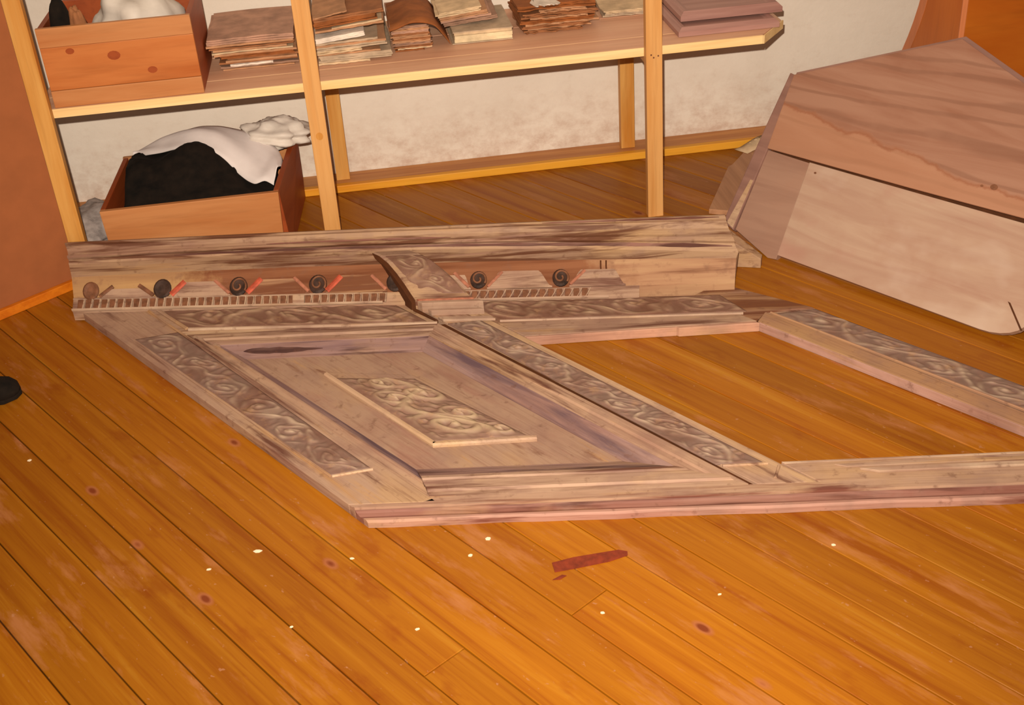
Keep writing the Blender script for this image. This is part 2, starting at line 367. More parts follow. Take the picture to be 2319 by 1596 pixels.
# ---------------------------------------------------------------- room
YW = 3.77
sub = box('floor', -3.4, 3.6, -0.6, YW, -0.06, -0.0225, M['subfloor'], None, (0, 1.6, -0.0225), bevel=0)
tag(sub, 'orange varnished pine board floor', None, None, 'structure')
cs, sn = math.cos(A_S), math.sin(A_S)
pn = (-sn, cs)
pitch = 0.0935
def plank(p0, p1, t0a, t0b, t1a, t1b, dz):
    g = 0.0013; c = 0.0012
    xs = [(t0a, p0 + g), (t1a, p0 + g), (t1b, p1 - g), (t0b, p1 - g)]
    cx, cp = (t0a + t1a) / 2, (p0 + p1) / 2
    lo = [(x - cx, y - cp, -0.022) for x, y in xs]
    hi1 = [(x - cx, y - cp, -c + dz) for x, y in xs]
    ins = [(xs[0][0] + c, xs[0][1] + c), (xs[1][0] - c, xs[1][1] + c), (xs[2][0] - c, xs[2][1] - c), (xs[3][0] + c, xs[3][1] - c)]
    hi2 = [(x - cx, y - cp, dz) for x, y in ins]
    V = lo + hi1 + hi2
    F = [(3, 2, 1, 0), (8, 9, 10, 11)]
    for k in (0, 4):
        for i in range(4): F.append((k + i, k + (i + 1) % 4, k + 4 + (i + 1) % 4, k + 4 + i))
    me = bpy.data.meshes.new('plank'); me.from_pydata(V, [], F); me.materials.append(M['floor'])
    o = bpy.data.objects.new('plank', me); C.objects.link(o)
    o.parent = sub
    o.location = Vector((cx * cs + cp * pn[0], cx * sn + cp * pn[1], 0)) - WL['floor']
    o.rotation_euler = (0, 0, A_S)
yb = YW - 0.002
def t_at(p, y): return (y - p * pn[1]) / sn       # where a board line meets y
for k in range(-10, 35):
    p0, p1 = 0.462 + k * pitch, 0.462 + (k + 1) * pitch
    t0a, t0b = t_at(p0, yb), t_at(p1, yb); t1a, t1b = t_at(p0, -0.5), t_at(p1, -0.5)
    # keep boards inside the room's width
    t0a, t0b = max(t0a, (-3.3 - p0 * pn[0]) / cs), max(t0b, (-3.3 - p1 * pn[0]) / cs)
    t1a, t1b = min(t1a, (3.5 - p0 * pn[0]) / cs), min(t1b, (3.5 - p1 * pn[0]) / cs)
    dz = RND.uniform(-0.0008, 0.0)
    cut = {7: -1.182, 4: -1.262, 12: -2.2, 1: -2.75, 15: -0.5}.get(k)
    if cut is None: plank(p0, p1, t0a, t0b, t1a, t1b, dz)
    else:
        plank(p0, p1, t0a, t0b, cut - 0.0008, cut - 0.0008, dz); plank(p0, p1, cut + 0.0008, cut + 0.0008, t1a, t1b, dz - 0.0006)

wb = box('wall_back', -3.4, 3.6, YW, YW + 0.12, -0.06, 2.7, M['plaster'], None, (0, YW, 0), bevel=0)
tag(wb, 'dirty white plastered wall behind the shelf', None, None, 'structure')
ld = box('trim_1', -1.6, 3.0, 3.672, YW - 0.001, 0.0, 0.020, M['ledge'], None, (0.7, 3.72, 0), bevel=0.002)
tag(ld, 'dusty brown ledge board along the foot of the white wall', None, None, 'structure')
bb = box('baseboard_back', -1.6, 3.0, 3.648, 3.671, 0.0, 0.025, M['batten'], None, (0.7, 3.66, 0), bevel=0.003)
tag(bb, 'yellow batten along the ledge at the foot of the white wall', None, None, 'structure')
# brown partition on the left
e = Vector((-0.8765, 3.1955)); d = Vector((-0.785, -0.620)); nb = Vector((-0.620, 0.785))
def quad(p, q, off, th): return [p + nb * off, q + nb * off, q + nb * (off + th), p + nb * (off + th)]
pq = quad(e, e + d * 2.9, 0.012, 0.02)
wl = prism('wall_left', [(v.x, v.y) for v in pq], 0.0, 2.7, M['hardboard'], None, (e.x, e.y, 0), bevel=0)
tag(wl, 'brown hardboard partition wall beside the shelf', None, None, 'structure')
pq = quad(e, e + d * 2.9, -0.004, 0.0155)
bl = prism('baseboard_left', [(v.x, v.y) for v in pq], 0.0, 0.026, M['skirting'], None, (e.x, e.y, 0), bevel=0.002)
tag(bl, 'orange skirting strip along the brown partition', None, None, 'structure')

# ---------------------------------------------------------------- carved parapet on the floor
O2 = np.array((-0.879, 3.043)); r2 = np.array((0.9877, -0.1575)); s2 = np.array((0.5700, -0.8217))
T = 0.026
def F(a, b, z):
    p = O2 + r2 * a + s2 * b
    return (p[0], p[1], z)
par = empty('carved_parapet', (0.0, 2.45, 0.0), 'large carved wooden stair parapet with worn paint lying flat on the floorboards', 'parapet')
ft = lambda a: 0.06 * (a - 0.2)
def slab(name, quad_ab, z0, z1, mat, bevel=0.0015):
    lo = [F(a, b, z0) for a, b in quad_ab]; hi = [F(a, b, z1) for a, b in quad_ab]
    return hexa(name, lo, hi, mat, par, bevel=bevel)
def slabn(name, poly, z0, z1, mat, bevel=0.0015):
    return prism(name, [F(a, b, 0)[:2] for a, b in poly], z0, z1, mat, par, bevel=bevel)
# stiles
slabn('stile', [(0.0, 0.03), (0.18, 0.055), (0.18, 1.285), (0.0, 1.285)], 0.0, T, M['stile'])
slabn('stile', [(0.854, 0.13), (0.945, 0.135), (0.945, 1.262), (0.847, 1.262)], 0.0, T, M['stile_mid'])
slabn('edge_strip', [(0.9455, 0.15), (0.972, 0.155), (0.968, 1.262), (0.9455, 1.262)], 0.0, T - 0.002, M['pale_edge'])
slabn('stile', [(1.572, 0.362), (1.640, 0.300), (1.655, 1.262), (1.592, 1.262)], 0.0, T, M['ochre'])
slabn('edge_strip', [(1.569, 0.37), (1.5718, 0.365), (1.5915, 1.262), (1.588, 1.262)], 0.0, T - 0.001, M['raw_s'])
slabn('stile', [(1.6405, 0.300), (1.775, 0.283), (1.80, 1.262), (1.6555, 1.262)], 0.0, T - 0.003, M['stile'])
slabn('joint', [(0.829, 0.27), (0.8535, 0.27), (0.8465, 1.255), (0.829, 1.255)], 0.0, 0.019, M['darkgap'], 0)
# rails
slabn('rail', [(0.18, 0.055), (0.845, 0.10), (0.835, 0.285), (0.18, 0.255)], 0.0, T - 0.002, M['rail'])
slabn('rail', [(0.973, 0.12), (1.56, 0.165), (1.571, 0.358), (0.973, 0.392)], 0.0, T, M['rail'])
slabn('edge_strip', [(0.973, 0.3925), (1.36, 0.3705), (1.36, 0.378), (0.973, 0.400)], 0.0, T - 0.001, M['raw'])
slabn('edge_strip', [(1.361, 0.3705), (1.568, 0.3585), (1.568, 0.372), (1.361, 0.384)], 0.0, T - 0.001, M['raw'])
slabn('corner_board', [(1.5605, 0.165), (1.70, 0.075), (1.775, 0.2825), (1.642, 0.2995), (1.5725, 0.357)], 0.0, T - 0.001, M['frieze'])
def rail_profile(b0):
    return [(b0, 0.0), (b0, T), (1.300, T), (1.301, T + 0.003), (1.306, T + 0.003), (1.3065, T - 0.001), (1.3065, 0.0)]
def lip_profile(): return [(1.334, 0.0), (1.334, T - 0.009), (1.342, T - 0.009), (1.348, T - 0.013), (1.348, 0.0)]
def groove_profile(): return [(1.307, 0.0), (1.307, T - 0.003), (1.312, T - 0.009), (1.322, T - 0.0125), (1.3335, T - 0.0115), (1.3335, 0.0)]
secs = []
for i in range(40):
    a = -0.0 + i * (1.95 / 39)
    wob = 0.0016 * math.sin(a * 17) + 0.001 * math.sin(a * 41)
    secs.append([[F(a, b, z) for b, z in rail_profile(1.264 if a > 0.19 else 1.287)], [F(a, b, z) for b, z in groove_profile()],
                 [F(a, b + (wob if b > 1.34 else 0), z) for b, z in lip_profile()]])
loft('rail', [q[0] for q in secs], M['bottom'], par)
loft('cove', [q[1] for q in secs[:39]], M['bottom_dark'], par)
loft('lip', [q[2] for q in secs], M['raw_lip'], par)
slabn('rail', [(0.9725, 1.166), (1.588, 1.160), (1.588, 1.263), (0.9725, 1.263)], 0.0, T - 0.001, M['bottom'])
slabn('fillet', [(1.06, 1.190), (1.588, 1.183), (1.588, 1.196), (1.075, 1.203)], T - 0.001, T + 0.003, M['rail'])
slabn('fillet', [(1.09, 1.215), (1.588, 1.208), (1.588, 1.226), (1.115, 1.233)], T - 0.001, T + 0.005, M['pale_rail'])
slabn('fillet', [(0.973, 1.1655), (1.588, 1.1595), (1.588, 1.168), (0.973, 1.174)], T - 0.001, T + 0.001, M['pale_rail'])
# panel with its mitred mouldings
pa0, pa1, pb0, pb1 = 0.250, 0.692, 0.432, 1.106
slabn('panel', [(0.19, 0.30), (0.82, 0.30), (0.82, 1.25), (0.19, 1.25)], 0.0, 0.010, M['panel'], 0)
W_ = dict(l=0.070, r=0.136, t=0.150, b=0.156)
def ringpt(side, end, o, z):
    """corner of the moulding ring at relative offset o (0 at the panel, 1 outside)"""
    a = (pa0 - W_['l'] * o) if (side == 'l' or (end == 'l')) else (pa1 + W_['r'] * o)
    if side in 'lr':
        b = (pb0 - W_['t'] * o) if end == 't' else (pb1 + W_['b'] * o)
        a = (pa0 - W_['l'] * o) if side == 'l' else (pa1 + W_['r'] * o)
    else:
        b = (pb0 - W_['t'] * o) if side == 't' else (pb1 + W_['b'] * o)
        a = (pa0 - W_['l'] * o) if end == 'l' else (pa1 + W_['r'] * o)
    return F(a, b, z)
COVE = [(0.0, 0.008), (0.0, 0.0115), (0.06, 0.013), (0.12, 0.0165), (0.26, 0.021), (0.40, 0.027), (0.42, 0.0285), (0.42, 0.008)]
OUTM = [(0.422, 0.008), (0.422, 0.030), (0.50, 0.031), (0.53, 0.0275), (0.68, 0.0275), (0.71, 0.0325), (0.86, 0.0325), (0.89, T + 0.0015), (1.0, T + 0.001), (1.0, 0.008)]
for side in 'tlrb':
    e0, e1 = ('t', 'b') if side in 'lr' else ('l', 'r')
    lowz = (lambda z: z if z < 0.012 else 0.012 + (z - 0.012) * 0.42) if side == 'l' else (lambda z: z)
    outz = (lambda z: z if z < 0.012 else max(0.0195, min(z - 0.008, T + 0.001))) if side == 'l' else (lambda z: z)
    loft('cove', [[ringpt(side, en, o, lowz(z)) for o, z in COVE] for en in (e0, e1)], M['cove_s' if side in 'lr' else 'cove_r'], par)
    loft('moulding', [[ringpt(side, en, o, outz(z)) for o, z in OUTM] for en in (e0, e1)], M['stile_mid' if side in 'lr' else 'rail'], par)

secs = []
for k in range(15):
    q = k / 14; a = 0.262 + 0.20 * q; tp = min(1.0, q * 8, (1 - q) * 2.2 + 0.02) * (0.9 + 0.1 * math.sin(k * 2.1))
    om, ow = 0.21, 0.09 * tp + 0.004
    oo = [om - ow, om, om + ow]; zc = [float(np.interp(o, [c[0] for c in COVE[1:7]], [c[1] for c in COVE[1:7]])) for o in oo]
    up = [F(a, pb0 - W_['t'] * o, z + 0.0009) for o, z in zip(oo, zc)]; dn = [F(a, pb0 - W_['t'] * o, z - 0.002) for o, z in list(zip(oo, zc))[::-1]]
    secs.append(up + dn)
loft('paint_patch', secs, M['patch'], par)
slabn('corner_block', [(0.165, 1.250), (0.235, 1.255), (0.235, 1.290), (0.165, 1.290)], 0.0, T - 0.0004, M['bottom'], 0)
# carved relief strips
def scroll(X, Y, L, Wd, seed, per=1.2, n=None):
    n = n or max(1, int(round(L / (Wd * per * 1.15))))
    h = np.zeros_like(X)
    q = 2.3 / Wd
    X0, Y0 = X, Y
    X = X + 0.30 * Wd * (vnoise(X0 * q + 3, Y0 * q, seed + 40) - 0.5)
    Y = Y + 0.30 * Wd * (vnoise(X0 * q, Y0 * q + 9, seed + 41) - 0.5)
    for i in range(n):
        cx = (i + 0.5) * L / n; sg = 1 if i % 2 else -1
        dx, dy = (X - cx) * (n * Wd * 1.05 / L), Y - Wd * (0.5 + 0.06 * sg)
        rho = np.hypot(dx, dy); th = np.arctan2(dy, dx); R = 0.55 * Wd
        ph = rho / (R * 0.40) - sg * th / (2 * math.pi)
        ridge = np.clip(0.5 + 0.5 * np.cos(2 * math.pi * ph), 0, 1) ** 1.2
        lobes = 0.72 + 0.28 * np.cos(th * (6 + i % 3) + i * 1.7 + 5 * rho / R) * np.clip(rho / R, 0, 1)
        env = np.clip(1.25 * (1 - rho / R), 0, 1) ** 0.35
        h = np.maximum(h, ridge * env * lobes)
        h = np.maximum(h, np.exp(-(rho / (0.16 * R)) ** 2))
    yc = Wd * (0.5 + 0.36 * np.sin(math.pi * X * n / L + 0.4))
    h = np.maximum(h, 0.8 * np.exp(-((Y - yc) / (0.075 * Wd)) ** 2))
    leaf = np.abs(np.sin((X * 1.1 + Y * 0.8) * 9 / Wd + 4 * vnoise(X * q, Y * q, seed + 2)))
    h = np.maximum(h, 0.55 * leaf * vnoise(X * q * 1.4, Y * q * 1.4, seed + 3))
    h = h * (0.66 + 0.75 * (vnoise(X * 55 + seed, Y * 55, seed) - 0.3)) * (0.75 + 0.5 * vnoise(X * 14, Y * 14, seed + 7))
    edge = np.minimum(np.minimum(X0, L - X0), np.minimum(Y0, Wd - Y0))
    return np.clip(h, 0, 1.1) * np.clip(edge / (0.07 * Wd), 0, 1)
def carving(name, c00, c10, c11, c01, z, amp, mat, nu, nv, seed, per=1.2, n=None, fn=None):
    """c..: (a,b) corners; u runs from c00 to c10 (length), v from c00 to c01"""
    u, v = np.meshgrid(np.linspace(0, 1, nu), np.linspace(0, 1, nv), indexing='ij')
    P0 = [np.array(F(*c, 0)) for c in (c00, c10, c11, c01)]
    L = np.linalg.norm(P0[1] - P0[0]); Wd = np.linalg.norm(P0[3] - P0[0])
    B = (P0[0][None, None] * ((1 - u) * (1 - v))[..., None] + P0[1][None, None] * (u * (1 - v))[..., None] + P0[2][None, None] * (u * v)[..., None] + P0[3][None, None] * ((1 - u) * v)[..., None])
    h = (fn or scroll)(u * L, v * Wd, L, Wd, seed, per, n)
    zz = z(u, v) if callable(z) else z
    B[..., 2] = zz + amp * h
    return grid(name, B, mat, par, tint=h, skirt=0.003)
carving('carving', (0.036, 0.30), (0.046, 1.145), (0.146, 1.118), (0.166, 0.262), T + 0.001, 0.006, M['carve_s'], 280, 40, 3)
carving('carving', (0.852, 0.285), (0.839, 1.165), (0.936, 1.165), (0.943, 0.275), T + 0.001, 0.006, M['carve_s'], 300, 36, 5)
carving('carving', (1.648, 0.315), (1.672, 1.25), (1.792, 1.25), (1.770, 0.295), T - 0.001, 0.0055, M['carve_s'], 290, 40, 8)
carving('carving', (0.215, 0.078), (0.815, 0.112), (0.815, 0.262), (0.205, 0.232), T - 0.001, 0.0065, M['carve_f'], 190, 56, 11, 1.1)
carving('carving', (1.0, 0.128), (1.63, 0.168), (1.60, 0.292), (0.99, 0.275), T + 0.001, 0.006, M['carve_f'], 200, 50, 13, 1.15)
def beadline(a0, b0, a1, b1, wd, z, mat, name='bead', hgt=0.004):
    p, q = np.array(F(a0, b0, 0))[:2], np.array(F(a1, b1, 0))[:2]
    t = (q - p) / np.linalg.norm(q - p); nrm = np.array((-t[1], t[0]))
    prof = [(-wd / 2, -0.002), (-wd / 2, hgt * 0.5), (-wd * 0.25, hgt), (wd * 0.25, hgt), (wd / 2, hgt * 0.5), (wd / 2, -0.002)]
    loft(name, [[(*(e_ + nrm * o), z + h) for o, h in prof] for e_ in (p, q)], mat, par)
beadline(0.031, 0.29, 0.042, 1.15, 0.006, T, M['stile'])
beadline(0.176, 0.06, 0.150, 1.12, 0.006, T, M['stile'])
beadline(0.045, 1.152, 0.148, 1.125, 0.006, T, M['pale_edge'])
beadline(0.20, 0.066, 0.203, 0.236, 0.010, T, M['stile'])
beadline(0.205, 0.242, 0.83, 0.276, 0.010, T - 0.002, M['pale_rail'], hgt=0.006)
beadline(0.985, 0.284, 1.58, 0.306, 0.007, T, M['pale_rail'])
beadline(1.645, 0.31, 1.668, 1.25, 0.005, T, M['ochre'])
beadline(0.845, 1.175, 0.94, 1.172, 0.006, T, M['stile_mid'])
beadline(0.90, 1.24, 0.952, 1.185, 0.006, T, M['stile_mid'])
slabn('fillet', [(0.850, 0.248), (0.978, 0.256), (0.978, 0.278), (0.850, 0.270)], T, T + 0.007, M['pale_rail'])
# plaque in the panel
pl = [(0.378, 0.543), (0.571, 0.585), (0.600, 0.976), (0.366, 0.990)]
slabn('plaque', pl, 0.009, 0.0135, M['panel'], 0.002)
beadline(0.376, 0.56, 0.366, 0.988, 0.013, 0.0115, M['pale_edge'], 'fillet', 0.008)
beadline(0.362, 0.988, 0.598, 0.976, 0.013, 0.0115, M['pale_edge'], 'fillet', 0.008)
def plaque_fn(X, Y, L, Wd, seed, per, n):
    h = np.zeros_like(X)
    for cx, cy, R, sg in ((0.80, 0.42, 0.30, 1), (0.64, 0.74, 0.20, -1), (0.38, 0.30, 0.22, -1), (0.30, 0.68, 0.26, 1), (0.12, 0.40, 0.18, 1), (0.90, 0.85, 0.16, -1)):
        dx, dy = (X - cx * L), (Y - cy * Wd)
        R = R * Wd * 1.35
        rho = np.hypot(dx, dy); th = np.arctan2(dy, dx)
        ridge = np.clip(0.5 + 0.5 * np.cos(2 * math.pi * (rho / (R * 0.55) - sg * th / (2 * math.pi))), 0, 1)
        h = np.maximum(h, ridge * np.clip(1.3 * (1 - rho / R), 0, 1) ** 0.4)
    stem = Wd * (0.5 + 0.25 * np.sin(2 * math.pi * X / L * 1.4))
    h = np.maximum(h, 0.85 * np.exp(-((Y - stem) / (0.09 * Wd)) ** 2))
    h = np.maximum(h, 0.55 * vnoise(X * 70, Y * 70, seed))
    e_ = np.minimum(np.minimum(X, L - X), np.minimum(Y, Wd - Y))
    sw = 0.9 - 0.25 * vnoise(X * 40, Y * 40 + 7, seed + 1)
    return np.clip(h * sw, 0, 1) * np.clip(e_ / 0.018, 0, 1)
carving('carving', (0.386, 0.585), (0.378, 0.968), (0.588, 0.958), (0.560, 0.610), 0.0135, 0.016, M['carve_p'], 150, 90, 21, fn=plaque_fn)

# cornice that rises along the far edge
LN = [[(-0.882, 3.166, 0.150), (0.030, 3.003, 0.155), (0.889, 2.825, 0.165)],
      [(-0.869, 3.102, 0.112), (0.022, 2.960, 0.110), (0.901, 2.736, 0.097)],
      [(-0.857, 3.052, 0.098), (0.017, 2.902, 0.098), (0.891, 2.722, 0.088)],
      [(-0.857, 3.014, 0.050), (0.008, 2.831, 0.050), (0.873, 2.670, 0.045)],
      [(-0.859, 2.981, 0.034), (0.005, 2.807, 0.034), (0.864, 2.638, 0.030)]]
LN = [[np.array(p) for p in l] for l in LN]
def lp(i, s):
    l = LN[i]
    # a gentle curve through the three stations
    a, b, c = l; 
    return a * (2 * (s - 0.5) * (s - 1)) + b * (4 * s * (1 - s)) + c * (2 * s * (s - 0.5))
def surf(i, s, t): return lp(i, s) * (1 - t) + lp(i + 1, s) * t
def snorm(i, s):
    n_ = np.cross(lp(i, min(1, s + 0.02)) - lp(i, max(0, s - 0.02)), lp(i + 1, s) - lp(i, s)); n_ = n_ / np.linalg.norm(n_)
    return n_ if n_[2] > 0 else -n_
prof = [(0.0, 0.0), (0.10, 0.001), (0.12, -0.006), (0.30, -0.011), (0.48, -0.009), (0.58, -0.004), (0.60, 0.003), (0.72, 0.004), (0.74, -0.005), (0.88, -0.007), (0.90, 0.001), (1.0, 0.0)]
secs = []
for k in range(41):
    s = k / 40; n0 = snorm(0, s)
    sec = [surf(0, s, t) + n0 * o * (1 if 0 < t < 1 else 0) for t, o in prof]
    f2 = lp(2, s); sec.append(f2)
    bk = lp(0, s) + np.array((0.004, 0.012, -0.004))
    sec += [np.array((f2[0], f2[1], 0.03)), np.array((bk[0], bk[1], 0.0)), bk]
    secs.append([tuple(p) for p in sec])
loft('cornice', secs, M['cornice'], par)
def band(name, i, s0, s1, t0, t1, mat, h=0.0012, ns=30):
    secs = []
    for k in range(ns + 1):
        q = k / ns; s = s0 + (s1 - s0) * q; n_ = snorm(i, s)
        tap = min(1.0, min(q, 1 - q) * 9 + 0.12); tm = (t0 + t1) / 2; tw = (t1 - t0) / 2 * tap * (0.8 + 0.2 * math.sin(k * 1.3))
        def off(t): return float(np.interp(t, [p[0] for p in prof], [p[1] for p in prof]))
        ts = [tm - tw, tm, tm + tw]
        up = [tuple(surf(i, s, t) + n_ * (off(t) + h)) for t in ts]; dn = [tuple(surf(i, s, t) + n_ * (off(t) - 0.002)) for t in ts[::-1]]
        secs.append(up + dn)
    return loft(name, secs, mat, par)
band('paint_band', 0, 0.50, 0.995, 0.745, 0.875, M['bottom_dark'])
band('paint_band', 0, 0.16, 0.50, 0.745, 0.875, M['bottom_dark'])
band('paint_band', 0, 0.30, 0.58, 0.40, 0.52, M['bottom_dark'])
band('paint_band', 0, 0.72, 0.99, 0.01, 0.09, M['bottom_dark'])
def strip_solid(name, i, s0, s1, t0, t1, h0, h1, mat, ns=24, base=0.03):
    secs = []
    for k in range(ns + 1):
        s = s0 + (s1 - s0) * k / ns; n_ = snorm(i, s)
        A, B = surf(i, s, t0) + n_ * h0, surf(i, s, t1) + n_ * h1
        secs.append([tuple(A), tuple(B), (B[0], B[1], 0.004), (A[0], A[1], 0.004)])
    return loft(name, secs, mat, par)
strip_solid('frieze_board', 2, 0.0, 1.0, 0.0, 1.0, 0, 0, M['frieze_paint'])
strip_solid('dentil_band', 3, 0.0, 0.86, 0.0, 1.0, 0.002, 0.0, M['rail'])
def stroke(name, i, pts, wd, hgt, mat, lift=0.0, smooth=True):
    """a flat raised strip on the cornice face following pts=(s,t)"""
    secs = []; m = len(pts)
    P = [surf(i, s, t) + snorm(i, s) * lift for s, t in pts]
    for k in range(m):
        tg = P[min(m - 1, k + 1)] - P[max(0, k - 1)]; tg /= np.linalg.norm(tg)
        n_ = snorm(i, pts[k][0]); sd = np.cross(n_, tg)
        ww = wd * (1 if not callable(wd) else wd(k / (m - 1)))
        secs.append([tuple(P[k] + sd * o * ww / 2 + n_ * h) for o, h in ((-1, -0.002), (-1, hgt * .5), (-.4, hgt), (.4, hgt), (1, hgt * .5), (1, -0.002))])
    return loft(name, secs, mat, par)
sx = lambda x: (x + 0.857) / 1.735
# dentils
for k in range(38):
    s = sx(-0.835 + k * 0.0218)
    if k == 27: continue
    A = [surf(3, s + ds, t) for ds, t in ((-0.0042, 0.95), (0.0042, 0.95), (0.0042, 0.15), (-0.0042, 0.15))]
    n_ = snorm(3, s)
    hexa('dentil', [tuple(p - n_ * 0.001) for p in A], [tuple(p + n_ * 0.0065) for p in A], M['tooth'], par, bevel=0.0012)
    stroke('dentil_edge', 3, [(s + 0.0058, 0.12), (s + 0.0052, 0.5), (s + 0.0040, 1.0)], 0.0042, 0.0075, M['pale_rail'])
for k in range(18):
    s = sx(0.125 + k * 0.0218)
    A = [surf(3, s + ds, t) for ds, t in ((-0.0042, 0.95), (0.0042, 0.95), (0.0042, 0.15), (-0.0042, 0.15))]
    n_ = snorm(3, s)
    hexa('dentil', [tuple(p - n_ * 0.001) for p in A], [tuple(p + n_ * 0.0055) for p in A], M['tooth'], par, bevel=0.0012)
    stroke('dentil_edge', 3, [(s + 0.0085, 0.12), (s + 0.0055, 0.5), (s + 0.0010, 1.0)], 0.0036, 0.0062, M['pale_rail'])
stroke('fillet', 3, [(i / 20 * 0.478, 0.99) for i in range(21)], 0.006, 0.007, M['pale_rail'])
stroke('fillet', 3, [(0.565 + i / 20 * 0.25, 0.99) for i in range(21)], 0.006, 0.007, M['pale_rail'])
stroke('fillet', 3, [(i / 20 * 0.478, 0.0) for i in range(21)], 0.007, 0.004, M['rail'])
slab_pts = [surf(3, sx(-0.249) + ds, t) for ds, t in ((-0.009, 1.0), (0.009, 1.0), (0.009, 0.1), (-0.009, 0.1))]
hexa('repair_block', [tuple(p) for p in slab_pts], [tuple(p + snorm(3, 0.35) * 0.0085) for p in slab_pts], M['pale_rail'], par)
for s_ in (0.803, 0.811):
    stroke('notch', 2, [(s_, 0.04), (s_, 0.25), (s_ + 0.0005, 0.42)], 0.004, 0.0012, M['darkgap'])
# volutes and scallops on the frieze
vol = [-0.807, -0.613, -0.409, -0.198, 0.006, 0.222, 0.434]
for i, x in enumerate(vol):
    s = sx(x); c = surf(2, s, 0.66); n_ = snorm(2, s)
    tx = lp(2, s + 0.02) - lp(2, s - 0.02); tx /= np.linalg.norm(tx); ty = np.cross(n_, tx)
    if ty[2] < 0: ty = -ty
    rr = 0.024 if 0 < i < 5 else 0.022
    ring = lambda q, h: [tuple(c + tx * q * rr * math.cos(a) + ty * q * rr * 1.15 * math.sin(a) + n_ * h) for a in [2 * math.pi * j / 18 for j in range(18)]]
    vo = loft('volute', [ring(1.0, -0.004), ring(1.0, 0.005), ring(0.8, 0.009), ring(0.4, 0.007)], M['volute'] if i else M['tooth'], par, smooth=False)
    if i in (2, 3, 5, 6):
        pts = []
        for j in range(22):
            a = -0.6 + j * 0.36; q = rr * (0.95 - 0.036 * j)
            pts.append(c + tx * q * math.cos(a) + ty * q * 1.15 * math.sin(a) + n_ * 0.0085)
        secs = []
        for j in range(22):
            tg = pts[min(21, j + 1)] - pts[max(0, j - 1)]; tg /= np.linalg.norm(tg); sd = np.cross(n_, tg)
            secs.append([tuple(pts[j] + sd * 0.003 * math.cos(a) + n_ * 0.003 * math.sin(a)) for a in [2 * math.pi * m / 6 for m in range(6)]])
        sp = loft('spiral', secs, M['tooth'], None, loc=WL[vo.name], smooth=True); sp.parent = vo; sp.location = (0, 0, 0)
def scallop(x0, x1, mat, top=0.50):
    s0, s1 = sx(x0), sx(x1); n = 24; secs = []
    for j in range(n + 1):
        q = j / n; s = s0 + (s1 - s0) * q
        rise = min(1.0, min(q, 1 - q) / 0.22); rise = rise * rise * (3 - 2 * rise)
        tt = 0.98 - (0.98 - top) * max(0.04, rise)      # t counts down towards the cornice
        n_ = snorm(2, s)
        A, B = surf(2, s, 0.99), surf(2, s, tt)
        secs.append([tuple(A - n_ * .002), tuple(A + n_ * .005), tuple(B + n_ * .007), tuple(B - n_ * .002)])
    return loft('scallop', secs, mat, par)
xs = vol[:5]
for i in range(4):
    scallop(xs[i] + 0.022, xs[i + 1] - 0.022, M['frieze'] if i > 1 else M['rail'], (0.62, 0.45, 0.45, 0.40)[i])
scallop(vol[5] + 0.022, vol[6] - 0.022, M['rail'], 0.40)
scallop(vol[6] + 0.022, 0.60, M['rail'], 0.40)
scallop(0.13, vol[5] - 0.02, M['rail'], 0.5)
def petal(x, dirn, mat, wd=0.014, top=0.42):
    s0 = sx(x + dirn * 0.024); s1 = sx(x + dirn * 0.062)
    stroke('petal', 2, [(s0 + (s1 - s0) * q, 0.92 + (top - 0.92) * q) for q in [j / 8 for j in range(9)]], wd, 0.0035, mat, 0.006)
for i, x in enumerate(vol):
    if i in (1, 2, 3): petal(x, 1, M['red'], 0.015)
    elif i == 0: petal(x, 1, M['tooth'], 0.010, 0.5)
    elif i in (5, 6): petal(x, 1, M['redpale'], 0.008)
    if i in (2, 3, 4, 5): petal(x, -1, M['redpale'], 0.009)
    elif i == 1: petal(x, -1, M['tooth'], 0.011, 0.5)
# console over the middle stile
CS = [(-0.07, 0.885, 0.990, 0.112), (-0.03, 0.880, 0.990, 0.116), (0.02, 0.872, 0.990, 0.112), (0.07, 0.862, 0.990, 0.100), (0.115, 0.853, 0.990, 0.084), (0.150, 0.846, 0.990, 0.068), (0.172, 0.842, 0.992, 0.058)]
cons = loft('console', [[F(a0, b, 0.0), F(a0, b, z - 0.004), F(a0 + 0.006, b, z), F(a1 - 0.006, b, z), F(a1, b, z - 0.004), F(a1, b, 0.0)] for b, a0, a1, z in CS], M['rail'], par)
loft('console_side_shade', [[F(a0 - 0.012, b - 0.004, 0.0), F(a0 - 0.010, b, z - 0.012), F(a0 - 0.0005, b, z - 0.003), F(a0 - 0.0005, b, 0.0)] for b, a0, a1, z in CS], M['darkgap'], par)  # dark strip added to stand for the shaded undercut left of the console
slabn('joint', [(0.830, 0.176), (0.8415, 0.176), (0.8415, 0.262), (0.835, 0.262)], 0.0, T + 0.004, M['darkgap'], 0.002)
def cz(u, v):
    b = -0.02 + 0.18 * u
    return np.interp(b, [c[0] for c in CS], [c[3] for c in CS]) + 0.001
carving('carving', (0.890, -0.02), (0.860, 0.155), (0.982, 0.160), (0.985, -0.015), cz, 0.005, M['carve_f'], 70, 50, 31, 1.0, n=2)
slabn('fillet', [(0.846, 0.1725), (0.986, 0.1765), (0.987, 0.184), (0.846, 0.180)], T, 0.058, M['redpale'], 0.001)
slabn('fillet', [(0.842, 0.1805), (0.998, 0.1845), (0.999, 0.203), (0.842, 0.199)], T - 0.002, 0.055, M['pale_rail'], 0.002)
slabn('fillet', [(0.852, 0.206), (0.985, 0.210), (0.986, 0.224), (0.852, 0.220)], T - 0.002, 0.040, M['pale_rail'], 0.002)
